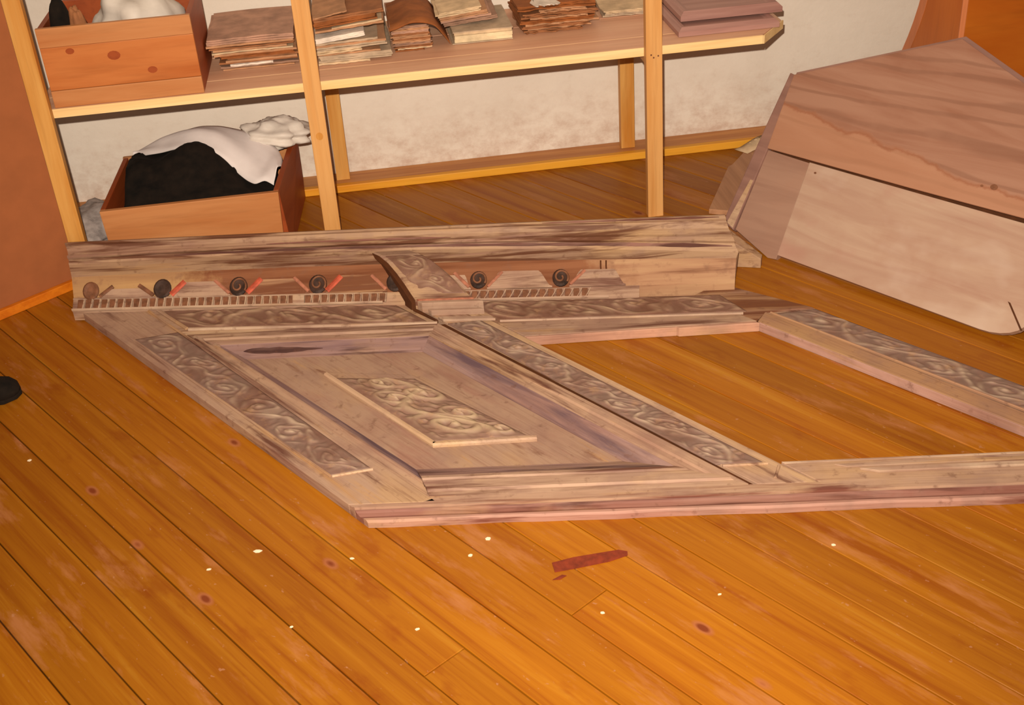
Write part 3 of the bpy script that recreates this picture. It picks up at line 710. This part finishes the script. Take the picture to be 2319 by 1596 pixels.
hexa('end_block', [(0.912, 2.842, 0.0), (0.990, 2.812, 0.0), (1.000, 2.832, 0.0), (0.930, 2.885, 0.0)], [(0.906, 2.840, 0.085), (0.990, 2.812, 0.028), (1.000, 2.832, 0.030), (0.920, 2.880, 0.095)], M['cornice'], par, bevel=0.002)

# ---------------------------------------------------------------- leaning panel on the right
lean = empty('leaning_panel', (1.30, 2.62, 0.0), 'big pale pine board panel with pointed top leaning back beside the parapet', 'panel')
lp0 = np.array((1.028, 2.859, 0.0)); lu = np.array((0.554, -0.832, 0.0)); lv = np.array((0.512, 0.341, 0.788)); lnm = np.array((-0.656, -0.437, 0.615))
def LP(u, v, h=0.0): return tuple(lp0 + lu * u + lv * v + lnm * h)
def board(name, poly, h0, h1, mat, bevel=0.0015):
    n = len(poly); V = [LP(u, v, h0) for u, v in poly] + [LP(u, v, h1) for u, v in poly]
    Fs = [tuple(range(n))[::-1], tuple(range(n, 2 * n))] + [(i, (i + 1) % n, n + (i + 1) % n, n + i) for i in range(n)]
    return mesh(name, V, Fs, mat, lean, bevel=bevel)
board('batten', [(-0.140, 0.045), (-0.005, 0.002), (0.022, 0.006), (-0.0115, 0.2835), (-0.153, 0.2855)], -0.022, 0.0, M['lean_bat'])
arc = [(0.62 + 0.10 * math.sin(a), 0.075 - 0.055 * math.cos(a)) for a in [i * math.pi / 2 / 6 for i in range(7)]]
board('lower_board', [(0.020, 0.018)] + arc + [(0.80, 0.11), (0.80, 0.297), (0.30, 0.2895), (-0.011, 0.2855)], -0.022, 0.001, M['lean_low'])
board('joint', [(-0.15, 0.270), (0.80, 0.270), (0.80, 0.335), (-0.15, 0.335)], -0.030, -0.0225, M['darkgap'], 0)  # dark backing added to paint the shade seen through the slit
board('upper_board', [(-0.150, 0.287), (0.0, 0.2895), (0.30, 0.295), (0.60, 0.303), (0.80, 0.307), (0.80, 0.49), (0.445, 0.625), (0.255, 0.697), (-0.172, 0.505)], 0.0015, 0.012, M['lean_up'], 0.002)
board('upper_board', [(-0.150, 0.312), (0.80, 0.312), (0.80, 0.50), (0.450, 0.636), (0.256, 0.709), (-0.174, 0.516)], -0.022, 0.001, M['lean_edge'])
board('edge_strip', [(-0.143, 0.040), (-0.151, 0.287), (-0.173, 0.507), (-0.190, 0.510), (-0.190, 0.344), (-0.186, 0.055)], -0.016, 0.006, M['lean_edge'], 0.003)
board('worn_patch', [(-0.146, 0.045), (-0.150, 0.19), (-0.160, 0.19), (-0.172, 0.055)], 0.0061, 0.0075, M['pale_edge'], 0.0005)
# knot plugs in the face
for (u, v, rr, lay) in ((0.505, 0.355, 0.0075, 0.012), (0.475, 0.350, 0.003, 0.012), (0.02, 0.262, 0.003, 0.001)):
    board('knot', [(u + rr * 1.3 * math.cos(a), v + rr * math.sin(a)) for a in [2 * math.pi * j / 10 for j in range(10)]], lay - 0.001, lay + 0.0006, M['tooth'], 0)
board('crack', [(0.655, 0.105), (0.662, 0.104), (0.716, 0.052), (0.712, 0.050)], -0.001, 0.0016, M['darkgap'], 0)

# grey board lying behind it, paper scrap beside
gb = prism('grey_board', [(0.952, 3.182), (1.13, 3.09), (1.34, 3.47), (1.205, 3.605), (1.115, 3.485), (1.10, 3.475), (1.088, 3.452)], 0.0, 0.016, M['greyboard'], None, (1.15, 3.35, 0))
tag(gb, 'weathered grey board lying on the floor behind the leaning panel', 'board')
scr = np.zeros((6, 4, 3))
for i in range(6):
    for j in range(4):
        u, v = i / 5, j / 3
        scr[i, j] = (1.158 + 0.105 * u + 0.03 * v, 3.600 + 0.042 * u - 0.045 * v * (1 - 0.4 * u), 0.018 + 0.014 * math.sin(u * 3 + v * 2) * u + 0.02 * u * u)
pp = grid('paper_scrap', scr, M['paper']['cream'], None, (1.2, 3.6, 0.017), thick=(0, 0, -0.0012))
tag(pp, 'small curled cream paper scrap on the tip of the grey board', 'paper')

# ---------------------------------------------------------------- cabinet on the far right
cab = empty('cabinet', (1.95, 3.2, 0), 'orange brown veneered cabinet with a flared side standing against the white wall', 'cabinet')
cx0, cy0 = 1.553, 2.965
def side(y, z): return (cx0, y, z)
zs = np.linspace(0.0, 1.15, 24)
def flare(z): return 3.150 + 0.125 * max(0, (0.66 - z) / 0.30) ** 1.6 if z > 0.36 else 3.150 + 0.125
sv, sf = [], []
secs = [[(cx0, cy0, z), (cx0, flare(z), z), (cx0 + 0.02, flare(z), z), (cx0 + 0.02, cy0, z)] for z in zs]
loft('side_panel', secs, M['veneer_side'], cab)
secs = [[(cx0 - 0.001, flare(z) + 0.0005, z), (cx0 - 0.001, flare(z) + 0.040, z), (cx0 + 0.02, flare(z) + 0.040, z), (cx0 + 0.02, flare(z) + 0.0005, z)] for z in zs]
loft('edge_moulding', secs, M['veneer_edge'], cab)
box('front_panel', cx0 + 0.012, 2.45, cy0 - 0.004, cy0 + 0.015, 0.06, 1.15, M['veneer'], cab)
box('corner_bead', cx0 - 0.003, cx0 + 0.0115, cy0 - 0.006, cy0 - 0.0005, 0.0, 1.15, M['veneer_edge'], cab, bevel=0.002)
box('top', cx0 - 0.01, 2.46, cy0 - 0.012, 3.17, 1.1505, 1.172, M['veneer'], cab)
box('plinth', cx0 + 0.03, 2.44, cy0 + 0.02, 3.13, 0.0, 0.058, M['veneer_side'], cab)
box('back', cx0 + 0.021, 2.45, 3.135, 3.148, 0.06, 1.15, M['veneer_side'], cab)
box('side_panel', 2.43, 2.45, cy0 + 0.0155, 3.134, 0.06, 1.15, M['veneer_side'], cab)

# ---------------------------------------------------------------- shelf rack
rack = empty('shelf_rack', (0.1, 3.45, 0), 'rough rack of yellow battens with one long plank shelf against the white wall', 'shelf')
def post(name, x0, x1, y0, y1, z0, z1, mat, tw=0.0):
    return hexa(name, [(x0, y0, z0), (x1, y0, z0), (x1, y1, z0), (x0, y1, z0)], [(x0 + tw, y0, z1), (x1 + tw, y0, z1), (x1 + tw, y1, z1), (x0 + tw, y1, z1)], mat, rack, bevel=0.002)
post('post', -0.884, -0.838, 3.205, 3.233, 0.0, 1.9, M['post_old'])
post('post', -0.176, -0.130, 3.205, 3.233, 0.0, 1.9, M['post'], 0.012)
post('post', 0.774, 0.820, 3.205, 3.233, 0.0, 1.9, M['post'], -0.02)
post('back_post', -0.139, -0.096, 3.705, 3.738, 0.0205, 0.478, M['post_old'], 0.004)
post('back_post', 0.804, 0.850, 3.705, 3.738, 0.0205, 0.478, M['post_old'], -0.002)
ZT = 0.505; ZB = 0.481
def shelfboard(name, poly, mat=None): return prism(name, poly, ZB, ZT, M['shelf_top'], rack, bevel=0.0015)
shelfboard('shelf_board', [(-0.882, 3.240), (1.110, 3.240), (1.188, 3.336), (-0.882, 3.336)])
shelfboard('shelf_board', [(-0.882, 3.339), (1.191, 3.339), (1.206, 3.358), (1.206, 3.55), (-0.882, 3.55)])
shelfboard('shelf_board', [(-0.882, 3.552), (1.206, 3.552), (1.206, 3.760), (-0.882, 3.760)])
box('shelf_seam', -0.882, 1.18, 3.3363, 3.3388, ZB, ZT - 0.0005, M['shelf_edge'], rack, bevel=0)
box('shelf_edge', -0.882, 1.112, 3.2345, 3.2395, ZB, ZT, M['shelf_edge'], rack, bevel=0.0005)
hexa('shelf_edge', [(1.1125, 3.2345, ZB), (1.1155, 3.2345, ZB), (1.211, 3.3535, ZB), (1.2075, 3.356, ZB)],
     [(1.1125, 3.2345, ZT), (1.1155, 3.2345, ZT), (1.211, 3.3535, ZT), (1.2075, 3.356, ZT)], M['shelf_edge'], rack, bevel=0)
box('bearer', -0.172, -0.136, 3.2335, 3.73, 0.452, 0.4805, M['post'], rack)
box('bearer', 0.777, 0.814, 3.2335, 3.73, 0.452, 0.4805, M['post'], rack)
for x, z in ((-0.150, 0.362), ):
    prism_k = [(x + 0.010 * math.cos(a), z + 0.011 * math.sin(a)) for a in [2 * math.pi * j / 12 for j in range(12)]]
    mesh('knot', [(px, 3.2042, pz) for px, pz in prism_k] + [(px, 3.2062, pz) for px, pz in prism_k],
         [tuple(range(12)), tuple(range(12, 24))[::-1]] + [(i, (i + 1) % 12, 12 + (i + 1) % 12, 12 + i) for i in range(12)], M['post_old'], rack)
for x, z in ((0.783, 0.492), (0.790, 0.484), (0.803, 0.488)):
    box('nail', x - 0.002, x + 0.002, 3.2035, 3.206, z - 0.002, z + 0.002, M['tooth'], rack, bevel=0)

# ---------------------------------------------------------------- wooden box on the shelf
b1 = empty('wooden_box', (-0.63, 3.40, ZT), 'reddish wooden box full of junk standing on the shelf', 'box')
z0 = ZT + 0.0005
box('front_board', -0.832, -0.438, 3.2445, 3.258, z0 + 0.046, 0.6655, M['boxwood'], b1)
box('front_board', -0.832, -0.438, 3.2440, 3.258, 0.666, 0.716, M['boxpale'], b1, bevel=0.001)
for kx, kz, kr in ((-0.650, 0.630, 0.012), (-0.560, 0.582, 0.009), (-0.758, 0.652, 0.008), (-0.60, 0.545, 0.006)):
    ring_ = [(kx + kr * 1.4 * math.cos(a), kz + kr * math.sin(a)) for a in [2 * math.pi * j / 12 for j in range(12)]]
    mesh('knot', [(px, 3.2438, pz) for px, pz in ring_] + [(px, 3.2460, pz) for px, pz in ring_],
         [tuple(range(12)), tuple(range(12, 24))[::-1]] + [(i, (i + 1) % 12, 12 + (i + 1) % 12, 12 + i) for i in range(12)], M['boxside'], b1)
box('bottom_rail', -0.832, -0.438, 3.2425, 3.258, z0, z0 + 0.0455, M['boxpale'], b1)
box('side_board', -0.452, -0.438, 3.2585, 3.55, z0, 0.712, M['boxside'], b1)
box('side_board', -0.832, -0.818, 3.2585, 3.55, z0, 0.712, M['boxside'], b1)
box('back_board', -0.8175, -0.4525, 3.537, 3.55, z0, 0.712, M['boxside'], b1)
box('bottom_board', -0.8175, -0.4525, 3.2585, 3.5365, z0, z0 + 0.012, M['boxside'], b1)
def lump(name, cx, cy, cz, rx, ry, rz, mat, seed, amp=0.25, label=None, cat=None, group=None, nu=44, nv=30, freq=3.0):
    rs = random.Random(seed); V, Fs = [], []
    ph = [rs.uniform(0, 6) for _ in range(9)]
    for i in range(nv + 1):
        la = -math.pi / 2 + math.pi * i / nv
        for j in range(nu):
            lo = 2 * math.pi * j / nu
            x, y, z = math.cos(la) * math.cos(lo), math.cos(la) * math.sin(lo), math.sin(la)
            k = 1 + amp * (math.sin(freq * x * 2 + ph[0]) * math.sin(freq * y * 2 + ph[1]) + 0.6 * math.sin(freq * z * 3 + ph[2] + freq * x) + 0.4 * abs(math.sin(freq * 3 * (x + y) + ph[3])) + 0.3 * abs(math.sin(freq * 4 * (y - z) + ph[4])))/1.6
            V.append((cx + rx * x * k, cy + ry * y * k, max(cz + rz * z * k, cz - rz)))
    for i in range(nv):
        for j in range(nu): Fs.append((i * nu + j, i * nu + (j + 1) % nu, (i + 1) * nu + (j + 1) % nu, (i + 1) * nu + j))
    o = mesh(name, V, Fs, mat, None, (cx, cy, cz - rz), smooth=True)
    return tag(o, label, cat, group)
lump('crumpled_sheet', -0.595, 3.405, 0.645, 0.110, 0.115, 0.120, M['plastic'], 4, 0.16, 'crumpled pale plastic sheet stuffed in the wooden box on the shelf', 'sheet')
lump('dark_bag', -0.782, 3.33, 0.650, 0.030, 0.050, 0.125, M['black'], 6, 0.05, 'black bag stuffed into the corner of the shelf box beside the post', 'bag')
lump('brown_rag', -0.730, 3.288, 0.640, 0.026, 0.026, 0.110, M['paper']['brown'], 8, 0.12, 'crumpled brown rag between the black bag and the plastic in the shelf box', 'rag')

# ---------------------------------------------------------------- open crate with black bundle and white cloth
cr = empty('open_crate', (-0.54, 3.43, 0), 'low open wooden crate on the floor under the shelf', 'crate')
def taper(name, x0, x1, y0, y1, z0, z1, mat, k=0.008):
    return hexa(name, [(x0 + k * (1 if x0 < -0.5 else -1), y0, z0), (x1 + k * (1 if x1 < -0.5 else -1), y0, z0), (x1 + k * (1 if x1 < -0.5 else -1), y1, z0), (x0 + k * (1 if x0 < -0.5 else -1), y1, z0)],
                [(x0, y0, z1), (x1, y0, z1), (x1, y1, z1), (x0, y1, z1)], mat, cr, bevel=0.002)
taper('front_board', -0.788, -0.290, 3.240, 3.256, 0.001, 0.198, M['boxpale'])
taper('back_board', -0.772, -0.245, 3.622, 3.638, 0.001, 0.206, M['boxpale'])
hexa('side_board', [(-0.293, 3.2565, 0.001), (-0.278, 3.2565, 0.001), (-0.243, 3.645, 0.001), (-0.258, 3.645, 0.001)],
     [(-0.305, 3.2565, 0.198), (-0.290, 3.2565, 0.198), (-0.240, 3.645, 0.210), (-0.258, 3.645, 0.210)], M['boxside'], cr)
hexa('side_board', [(-0.780, 3.2565, 0.001), (-0.766, 3.2565, 0.001), (-0.752, 3.6215, 0.001), (-0.766, 3.6215, 0.001)],
     [(-0.788, 3.2565, 0.198), (-0.774, 3.2565, 0.198), (-0.755, 3.6215, 0.206), (-0.769, 3.6215, 0.206)], M['boxside'], cr)
box('bottom_board', -0.765, -0.295, 3.2565, 3.6215, 0.001, 0.012, M['boxside'], cr)
zk = [(-0.2755 + 0.009 * math.cos(a), 3.42 + 0.014 * math.sin(a)) for a in [2 * math.pi * j / 10 for j in range(10)]]
box('nail', -0.2705, -0.2655, 3.41, 3.425, 0.088, 0.100, M['pale_edge'], cr, bevel=0.001)
# black bundle: a soft heap filling the crate
nu, nv = 40, 26
u, v = np.meshgrid(np.linspace(0, 1, nu), np.linspace(0, 1, nv), indexing='ij')
X = -0.737 + 0.425 * u; Y = 3.262 + 0.33 * v
peak = 0.075 * np.exp(-((u - 0.46) / 0.27) ** 2) + 0.030 * np.exp(-((u - 0.06) / 0.10) ** 2)
Z = 0.150 + (0.055 + peak) * np.clip(v / 0.62, 0, 1) ** 1.2 * np.clip(1.25 - 0.4 * v, 0, 1) - 0.05 * np.clip((u - 0.75) / 0.25, 0, 1)
Z = Z + 0.012 * (vnoise(u * 9, v * 7, 5) - 0.5) + 0.006 * (vnoise(u * 24, v * 18, 6) - 0.5)
P = np.stack([X, Y, Z], -1)
bk = grid('black_bundle', P, M['black'], None, (-0.54, 3.42, 0.013), skirt=0.135)
tag(bk, 'black cloth bundle filling the open crate', 'bundle')
# white cloth draped over the bundle
lowc = [(-0.735, 3.595, 0.212), (-0.723, 3.600, 0.215), (-0.683, 3.560, 0.232), (-0.638, 3.530, 0.245), (-0.586, 3.500, 0.264), (-0.523, 3.480, 0.266), (-0.468, 3.460, 0.253), (-0.439, 3.440, 0.229), (-0.417, 3.420, 0.202), (-0.387, 3.390, 0.183), (-0.364, 3.370, 0.177), (-0.334, 3.370, 0.187), (-0.310, 3.360, 0.172)]
upc = [(-0.728, 3.622, 0.214), (-0.717, 3.625, 0.216), (-0.676, 3.625, 0.237), (-0.637, 3.615, 0.261), (-0.566, 3.605, 0.280), (-0.517, 3.600, 0.290), (-0.458, 3.590, 0.287), (-0.413, 3.580, 0.276), (-0.362, 3.570, 0.260), (-0.325, 3.550, 0.242), (-0.295, 3.525, 0.220), (-0.284, 3.48, 0.211), (-0.286, 3.42, 0.206)]
lowc, upc = np.array(lowc), np.array(upc)
def resample(c, n):
    t = np.linspace(0, len(c) - 1, n); return np.stack([np.interp(t, np.arange(len(c)), c[:, k]) for k in range(3)], -1)
def smooth_curve(c):
    for _ in range(2): c[1:-1] = (c[:-2] + 2 * c[1:-1] + c[2:]) / 4
    return c
n = 60; A = smooth_curve(resample(lowc, n)); B = smooth_curve(resample(upc, n))
rows = []
for k in range(12):
    q = k / 9.0
    if k <= 9:
        R_ = A * (1 - q) + B * q
        bulge = 0.016 * math.sin(math.pi * q)
        fold = 0.006 * np.sin(np.linspace(0, 9, n) + q * 7) * math.sin(math.pi * min(1, q * 1.2))
        R_ = R_ + np.array((0, -0.006, 1.0)) * (bulge + fold)[:, None]
    else:
        R_ = B + np.array((0.002, 0.006 * (k - 9), -0.012 * (k - 9)))
    rows.append(R_)
P = np.stack(rows, 1)
cl = grid('white_cloth', P, M['cloth'], None, (-0.5, 3.5, 0.2), thick=(0, 0.001, -0.003))
tag(cl, 'white cloth draped over the black bundle in the crate', 'cloth')
lump('crumpled_plastic', -0.302, 3.585, 0.245, 0.100, 0.060, 0.042, M['plastic'], 12, 0.26, 'crumpled cloudy white plastic bag on the back corner of the open crate', 'plastic bag', freq=3.4)
lump('grey_sack', -0.880, 3.50, 0.047, 0.070, 0.15, 0.047, M['bag'], 15, 0.18, 'limp grey white sack on the floor between partition and open crate', 'sack')

# ---------------------------------------------------------------- old papers on the shelf
def pile(name, x0, x1, y0, y1, z0, layers, label, group, cat='papers', seed=0, arch=0.0, rag=0.006, tilt=0.0):
    """a bundle of sheets; layers: (thickness, colour, x0 shift, x1 shift, y0 shift)"""
    rs = np.random.RandomState(seed)
    t = empty(name, ((x0 + x1) / 2, (y0 + y1) / 2, z0), label, cat, group)
    z = z0
    fine = []
    for th, colr, a_, b_, c_ in layers:
        m = max(1, int(round(th / 0.0045))) if rag > 0.003 else 1
        for q in range(m):
            jx, jy = (rs.uniform(-0.005, 0.005), rs.uniform(0, 0.006)) if q else (0, 0)
            fine.append((th / m, colr, a_ + jx, b_ + jx * 0.6, c_ + jy))
    layers = fine
    for th, colr, sx0, sx1, sy in layers:
        nu_, nv_ = 14, 5
        u, v = np.meshgrid(np.linspace(0, 1, nu_), np.linspace(0, 1, nv_), indexing='ij')
        xa, xb, ya = x0 + sx0, x1 + sx1, y0 + sy
        X = xa + (xb - xa) * u; Y = ya + (y1 - ya) * v
        Y = Y - (rag * (rs.rand(nu_)[:, None] - 0.3)) * (1 - v)
        X = X + (rag * (rs.rand(nv_)[None, :] - 0.5)) * (np.abs(u - 0.5) > 0.45)
        cur = arch * ((z - z0) / 0.05) * np.sin(math.pi * u) + tilt * u
        Zb = z + cur
        top = np.stack([X, Y, Zb + th], -1)
        grid('sheets', top, M['paper'][colr], t, thick=(0, 0, -th * 0.94), smooth=False)
        z += th
    return z
GP = 'bundles of old papers on the shelf'
zb = ZT + 0.001
z = pile('paper_bundle', -0.405, -0.185, 3.415, 3.70, zb, [(0.004, 'tan', 0.01, -0.01, 0), (0.005, 'dusk', 0, 0, 0.008), (0.006, 'white', 0.03, -0.07, 0.002), (0.005, 'brown', 0.0, 0, 0.01), (0.006, 'tan', 0.02, 0, 0.006), (0.006, 'brown', 0.02, 0.0, 0.012)],
         'loose brown papers at the bottom of the pile beside the wooden box', GP, seed=1)
z = pile('paper_bundle', -0.415, -0.185, 3.412, 3.70, z, [(0.010, 'rust', 0.015, -0.01, 0.006), (0.006, 'tan', 0.0, 0, 0.0), (0.004, 'cream', -0.005, -0.01, 0.002)],
         'bulging tan folder in the middle of the pile beside the wooden box', GP, seed=2, arch=0.005)
z += 0.003
z = pile('paper_bundle', -0.425, -0.190, 3.405, 3.70, z, [(0.006, 'tan', 0.01, -0.02, 0.004), (0.008, 'brown', 0.0, 0.0, 0.008), (0.006, 'tan', -0.006, 0, 0.0), (0.014, 'pink', -0.006, 0, 0.004)],
         'thick pinkish folder on top of the pile beside the wooden box', GP, seed=3, arch=0.004)
z = pile('paper_bundle', -0.130, 0.075, 3.372, 3.68, zb, [(0.006, 'cream', 0.0, -0.06, 0.0), (0.018, 'grey', 0.0, 0.0, 0.004), (0.005, 'tan', 0, -0.03, 0.008)],
         'grey cardboard folder at the bottom of the pile right of the middle post', GP, seed=4)
z = pile('paper_bundle', -0.132, 0.065, 3.372, 3.68, z, [(0.008, 'cream', 0, -0.07, 0.0), (0.010, 'grey', 0.0, 0, 0.006), (0.006, 'tan', 0, 0, 0.008), (0.006, 'grey', 0, -0.02, 0.01)],
         'pale ragged papers in the pile right of the middle post, under a white packet', GP, seed=5, tilt=0.004)
z2 = pile('paper_bundle', -0.132, 0.006, 3.374, 3.64, z + 0.001, [(0.014, 'white', 0, 0, 0)], 'bright white paper packet in the pile right of the middle post', GP, seed=6, tilt=0.012)
z = pile('paper_bundle', -0.130, 0.066, 3.386, 3.68, z2 + 0.012, [(0.006, 'tan', 0.004, 0, 0), (0.005, 'cream', 0.05, -0.005, 0.002), (0.018, 'rust', 0, -0.02, 0.006), (0.010, 'brown', 0, 0, 0.004), (0.004, 'tan', 0.0, -0.1, 0.0)],
         'rust brown leather folder on top of the pile right of the middle post', GP, seed=7, tilt=0.014)
z = pile('paper_bundle', 0.086, 0.195, 3.425, 3.70, zb, [(0.004, 'rust', 0.005, -0.02, 0), (0.004, 'cream', 0.01, 0, 0.004)] + [(0.007, ('brown', 'dusk', 'tan', 'brown')[i % 4], 0, 0, 0.004 + 0.002 * (i % 3)) for i in range(4)],
         'lower half of the narrow brown paper block under the leather flap', GP, seed=8)
z3 = pile('paper_bundle', 0.084, 0.190, 3.428, 3.70, z, [(0.007, ('tan', 'brown', 'pink', 'tan', 'dusk', 'tan')[i % 6], 0, 0, 0.003 * (i % 2)) for i in range(5)],
         'upper half of the narrow brown paper block under the leather flap', GP, seed=9)
# leather flap arched over that block
pts = [(0.078, 3.41, 0.570), (0.10, 3.41, z3 - 0.002), (0.14, 3.405, z3 + 0.014), (0.18, 3.405, z3 + 0.010), (0.208, 3.41, 0.575), (0.228, 3.42, 0.545), (0.248, 3.43, 0.512)]
pts = smooth_curve(resample(np.array(pts), 26)); rows = []
for k in range(6): rows.append(pts + np.array((0, 0.055 * k, 0.0)) )
lf = grid('leather_flap', np.stack(rows, 1), M['paper']['rust'], None, (0.16, 3.5, z3), thick=(-0.001, 0, 0.006))
tag(lf, 'stiff brown leather flap arched over the narrow brown paper block', 'leather')
z = pile('old_book', 0.262, 0.430, 3.438, 3.68, zb, [(0.003, 'grey', -0.008, 0.0, 0.0), (0.010, 'ivory', 0, 0, 0.003), (0.011, 'ivory', 0, 0, 0.001), (0.009, 'cream', 0, 0.0, 0.004), (0.003, 'grey', -0.004, 0.002, 0.0)],
         'thick old book with cream pages and grey cover lying on the shelf', None, 'book', seed=10, rag=0.002)
z = pile('paper_bundle', 0.232, 0.400, 3.50, 3.72, z, [(0.010, 'dusk', 0.01, 0, 0), (0.006, 'pink', 0.0, -0.02, 0.002), (0.012, 'tan', -0.003, -0.03, 0.0), (0.012, 'cream', -0.008, -0.05, -0.004)],
         'pinkish papers lying on the thick old book', GP, seed=11, tilt=0.012)
z = pile('paper_bundle', 0.462, 0.690, 3.470, 3.72, zb, [(0.008, 'brown', 0.01, -0.05, 0.0), (0.005, 'tan', 0.02, -0.02, 0.006), (0.008, 'brown', 0, -0.03, 0.002), (0.006, 'tan', 0.01, 0, 0.004), (0.010, 'rust', 0.0, -0.01, 0.0)],
         'ragged brown papers at the bottom of the pile left of the third post', GP, seed=12, rag=0.014)
z = pile('paper_bundle', 0.466, 0.685, 3.475, 3.72, z, [(0.005, 'tan', 0.03, -0.02, 0.0), (0.012, 'brown', 0, 0, 0.004), (0.008, 'tan', 0.05, -0.03, 0.002), (0.014, 'rust', -0.01, 0, 0.006)],
         'ragged rust brown papers on top of the pile left of the third post', GP, seed=13, rag=0.014, arch=0.006)
pile('paper_sheet', 0.50, 0.575, 3.462, 3.62, z + 0.004, [(0.003, 'white', 0, 0, 0)], 'white torn sheet poking out on top of the ragged brown papers', None, 'paper', seed=14, rag=0.02)
pile('paper_bundle', 0.725, 0.905, 3.555, 3.74, zb, [(0.010, 'grey', 0, 0, 0.002), (0.008, 'cream', 0.002, -0.01, 0.0)], 'flat pale papers lying on the shelf behind the third post', GP, seed=15, rag=0.01)

# two framed panels at the end of the shelf
def framed(x0, x1, y0, y1, z0, th, label):
    t = empty('framed_panel', ((x0 + x1) / 2, (y0 + y1) / 2, z0), label, 'panel', None)
    fw = 0.034
    def pr_(y): return [(y, z0), (y, z0 + th)]
    box('core', x0 + fw, x1 - fw, y0 + fw, y1 - fw, z0, z0 + th * 0.72, M['doorwood'], t, bevel=0)
    prof = [(0.0, 0.0), (0.0, th * 0.55), (0.004, th * 0.7), (0.012, th), (0.020, th), (0.024, th * 0.8), (fw, th * 0.72), (fw, 0.0)]
    cs_ = [(x0, y0, 1, 1), (x1, y0, -1, 1), (x1, y1, -1, -1), (x0, y1, 1, -1)]
    for i in range(4):
        A, B = cs_[i], cs_[(i + 1) % 4]
        loft('frame_rail', [[(c[0] + c[2] * o, c[1] + c[3] * o, z0 + h) for o, h in prof] for c in (A, B)], M['doorwood' if i % 2 == 0 else 'doorwood_y'], t)
framed(0.884, 1.178, 3.292, 3.70, ZT + 0.001, 0.024, 'lower grey violet framed panel lying on the end of the shelf')
framed(0.905, 1.205, 3.350, 3.72, ZT + 0.0265, 0.026, 'upper grey violet framed panel stacked on the other at the shelf end')

# ---------------------------------------------------------------- small things on the floor
sh = empty('shoe', (-1.04, 2.63, 0), 'black shoe with rounded toe on the floor by the partition', 'shoe')
def shoe_sec(x, hw, z0_, z1_):
    return [(x, 2.635 + hw * math.cos(a), z0_ + (z1_ - z0_) * max(0, math.sin(a)) ** 0.6) for a in [math.pi * j / 10 for j in range(11)]]
loft('upper', [shoe_sec(x, h, 0.012, z) for x, h, z in ((-1.20, 0.028, 0.10), (-1.12, 0.036, 0.10), (-1.06, 0.040, 0.075), (-1.00, 0.043, 0.052), (-0.960, 0.040, 0.044), (-0.942, 0.028, 0.034), (-0.934, 0.012, 0.020))], M['black'], sh, smooth=True)
sole = [(-1.20, 2.635), (-1.19, 2.602), (-1.06, 2.592), (-0.965, 2.593), (-0.938, 2.612), (-0.930, 2.635), (-0.938, 2.658), (-0.965, 2.678), (-1.06, 2.678), (-1.19, 2.668)]
prism('sole', sole, 0.0005, 0.0118, M['black'], sh, bevel=0.002)
M['redstrip'] = plain('dark_red_brown', (128, 52, 30), 0.8, 0.12, 60)
rs_ = prism('red_strip', [(0.233, 1.753), (0.277, 1.760), (0.365, 1.763), (0.381, 1.755), (0.379, 1.744), (0.341, 1.734), (0.271, 1.728), (0.234, 1.726)], 0.0, 0.0016, M['redstrip'], None, (0.3, 1.745, 0), bevel=0)
tag(rs_, 'dark red brown strip stuck on the floorboards in front of the parapet', 'strip')
rs2 = prism('red_chip', [(0.226, 1.706), (0.246, 1.716), (0.254, 1.712), (0.240, 1.704)], 0.0, 0.0014, M['redstrip'], None, (0.24, 1.71, 0), bevel=0)
tag(rs2, 'tiny dark red fleck beside the dark red strip on the floor', 'chip')
FL = ['tiny oblong white flake close before the bottom rail of the parapet', 'tiny white flake second closest to the bottom rail of the parapet', 'tiny white flake below the near corner of the parapet', 'tiny white flake just beyond the board end joint, below the red strip', 'tiny white flake in the lower middle of the floor, near the knot', 'largest white flake on the floorboards beside the parapet corner', 'tiny white flake beside the largest white flake, farther from the parapet', 'tiny white flake lowest on the floorboards below the largest flake', 'tiny white flake farthest right, near the long bottom rail', 'tiny white flake on the boards right of the board end joint', 'tiny white flake farthest left, nearest the black shoe']
M['chip'] = plain('white_paint_flake', (236, 220, 190), 0.8, 0.05, 40)
for i, (x, y) in enumerate([(0.122, 1.85), (0.082, 1.808), (-0.147, 1.848), (0.300, 1.601), (-0.035, 1.628), (-0.332, 1.910), (-0.425, 1.875), (-0.262, 1.681), (0.768, 1.691), (0.519, 1.604), (-0.856, 2.338)]):
    a = RND.uniform(0, 3); rr = (0.0075, 0.006, 0.005, 0.005, 0.005, 0.009, 0.005, 0.004, 0.005, 0.004, 0.006)[i]
    poly = [(x + rr * q * math.cos(a + t_) , y + rr * 0.6 * q * math.sin(a + t_)) for t_, q in ((0, 1), (1.1, 0.8), (2.2, 0.9), (3.3, 1.05), (4.3, 0.7), (5.3, 0.85))]
    o = prism('paint_flake', poly, 0.0, 0.0016, M['chip'], None, (x, y, 0), bevel=0)
    tag(o, FL[i], 'flake', 'white paint flakes scattered on the floor')
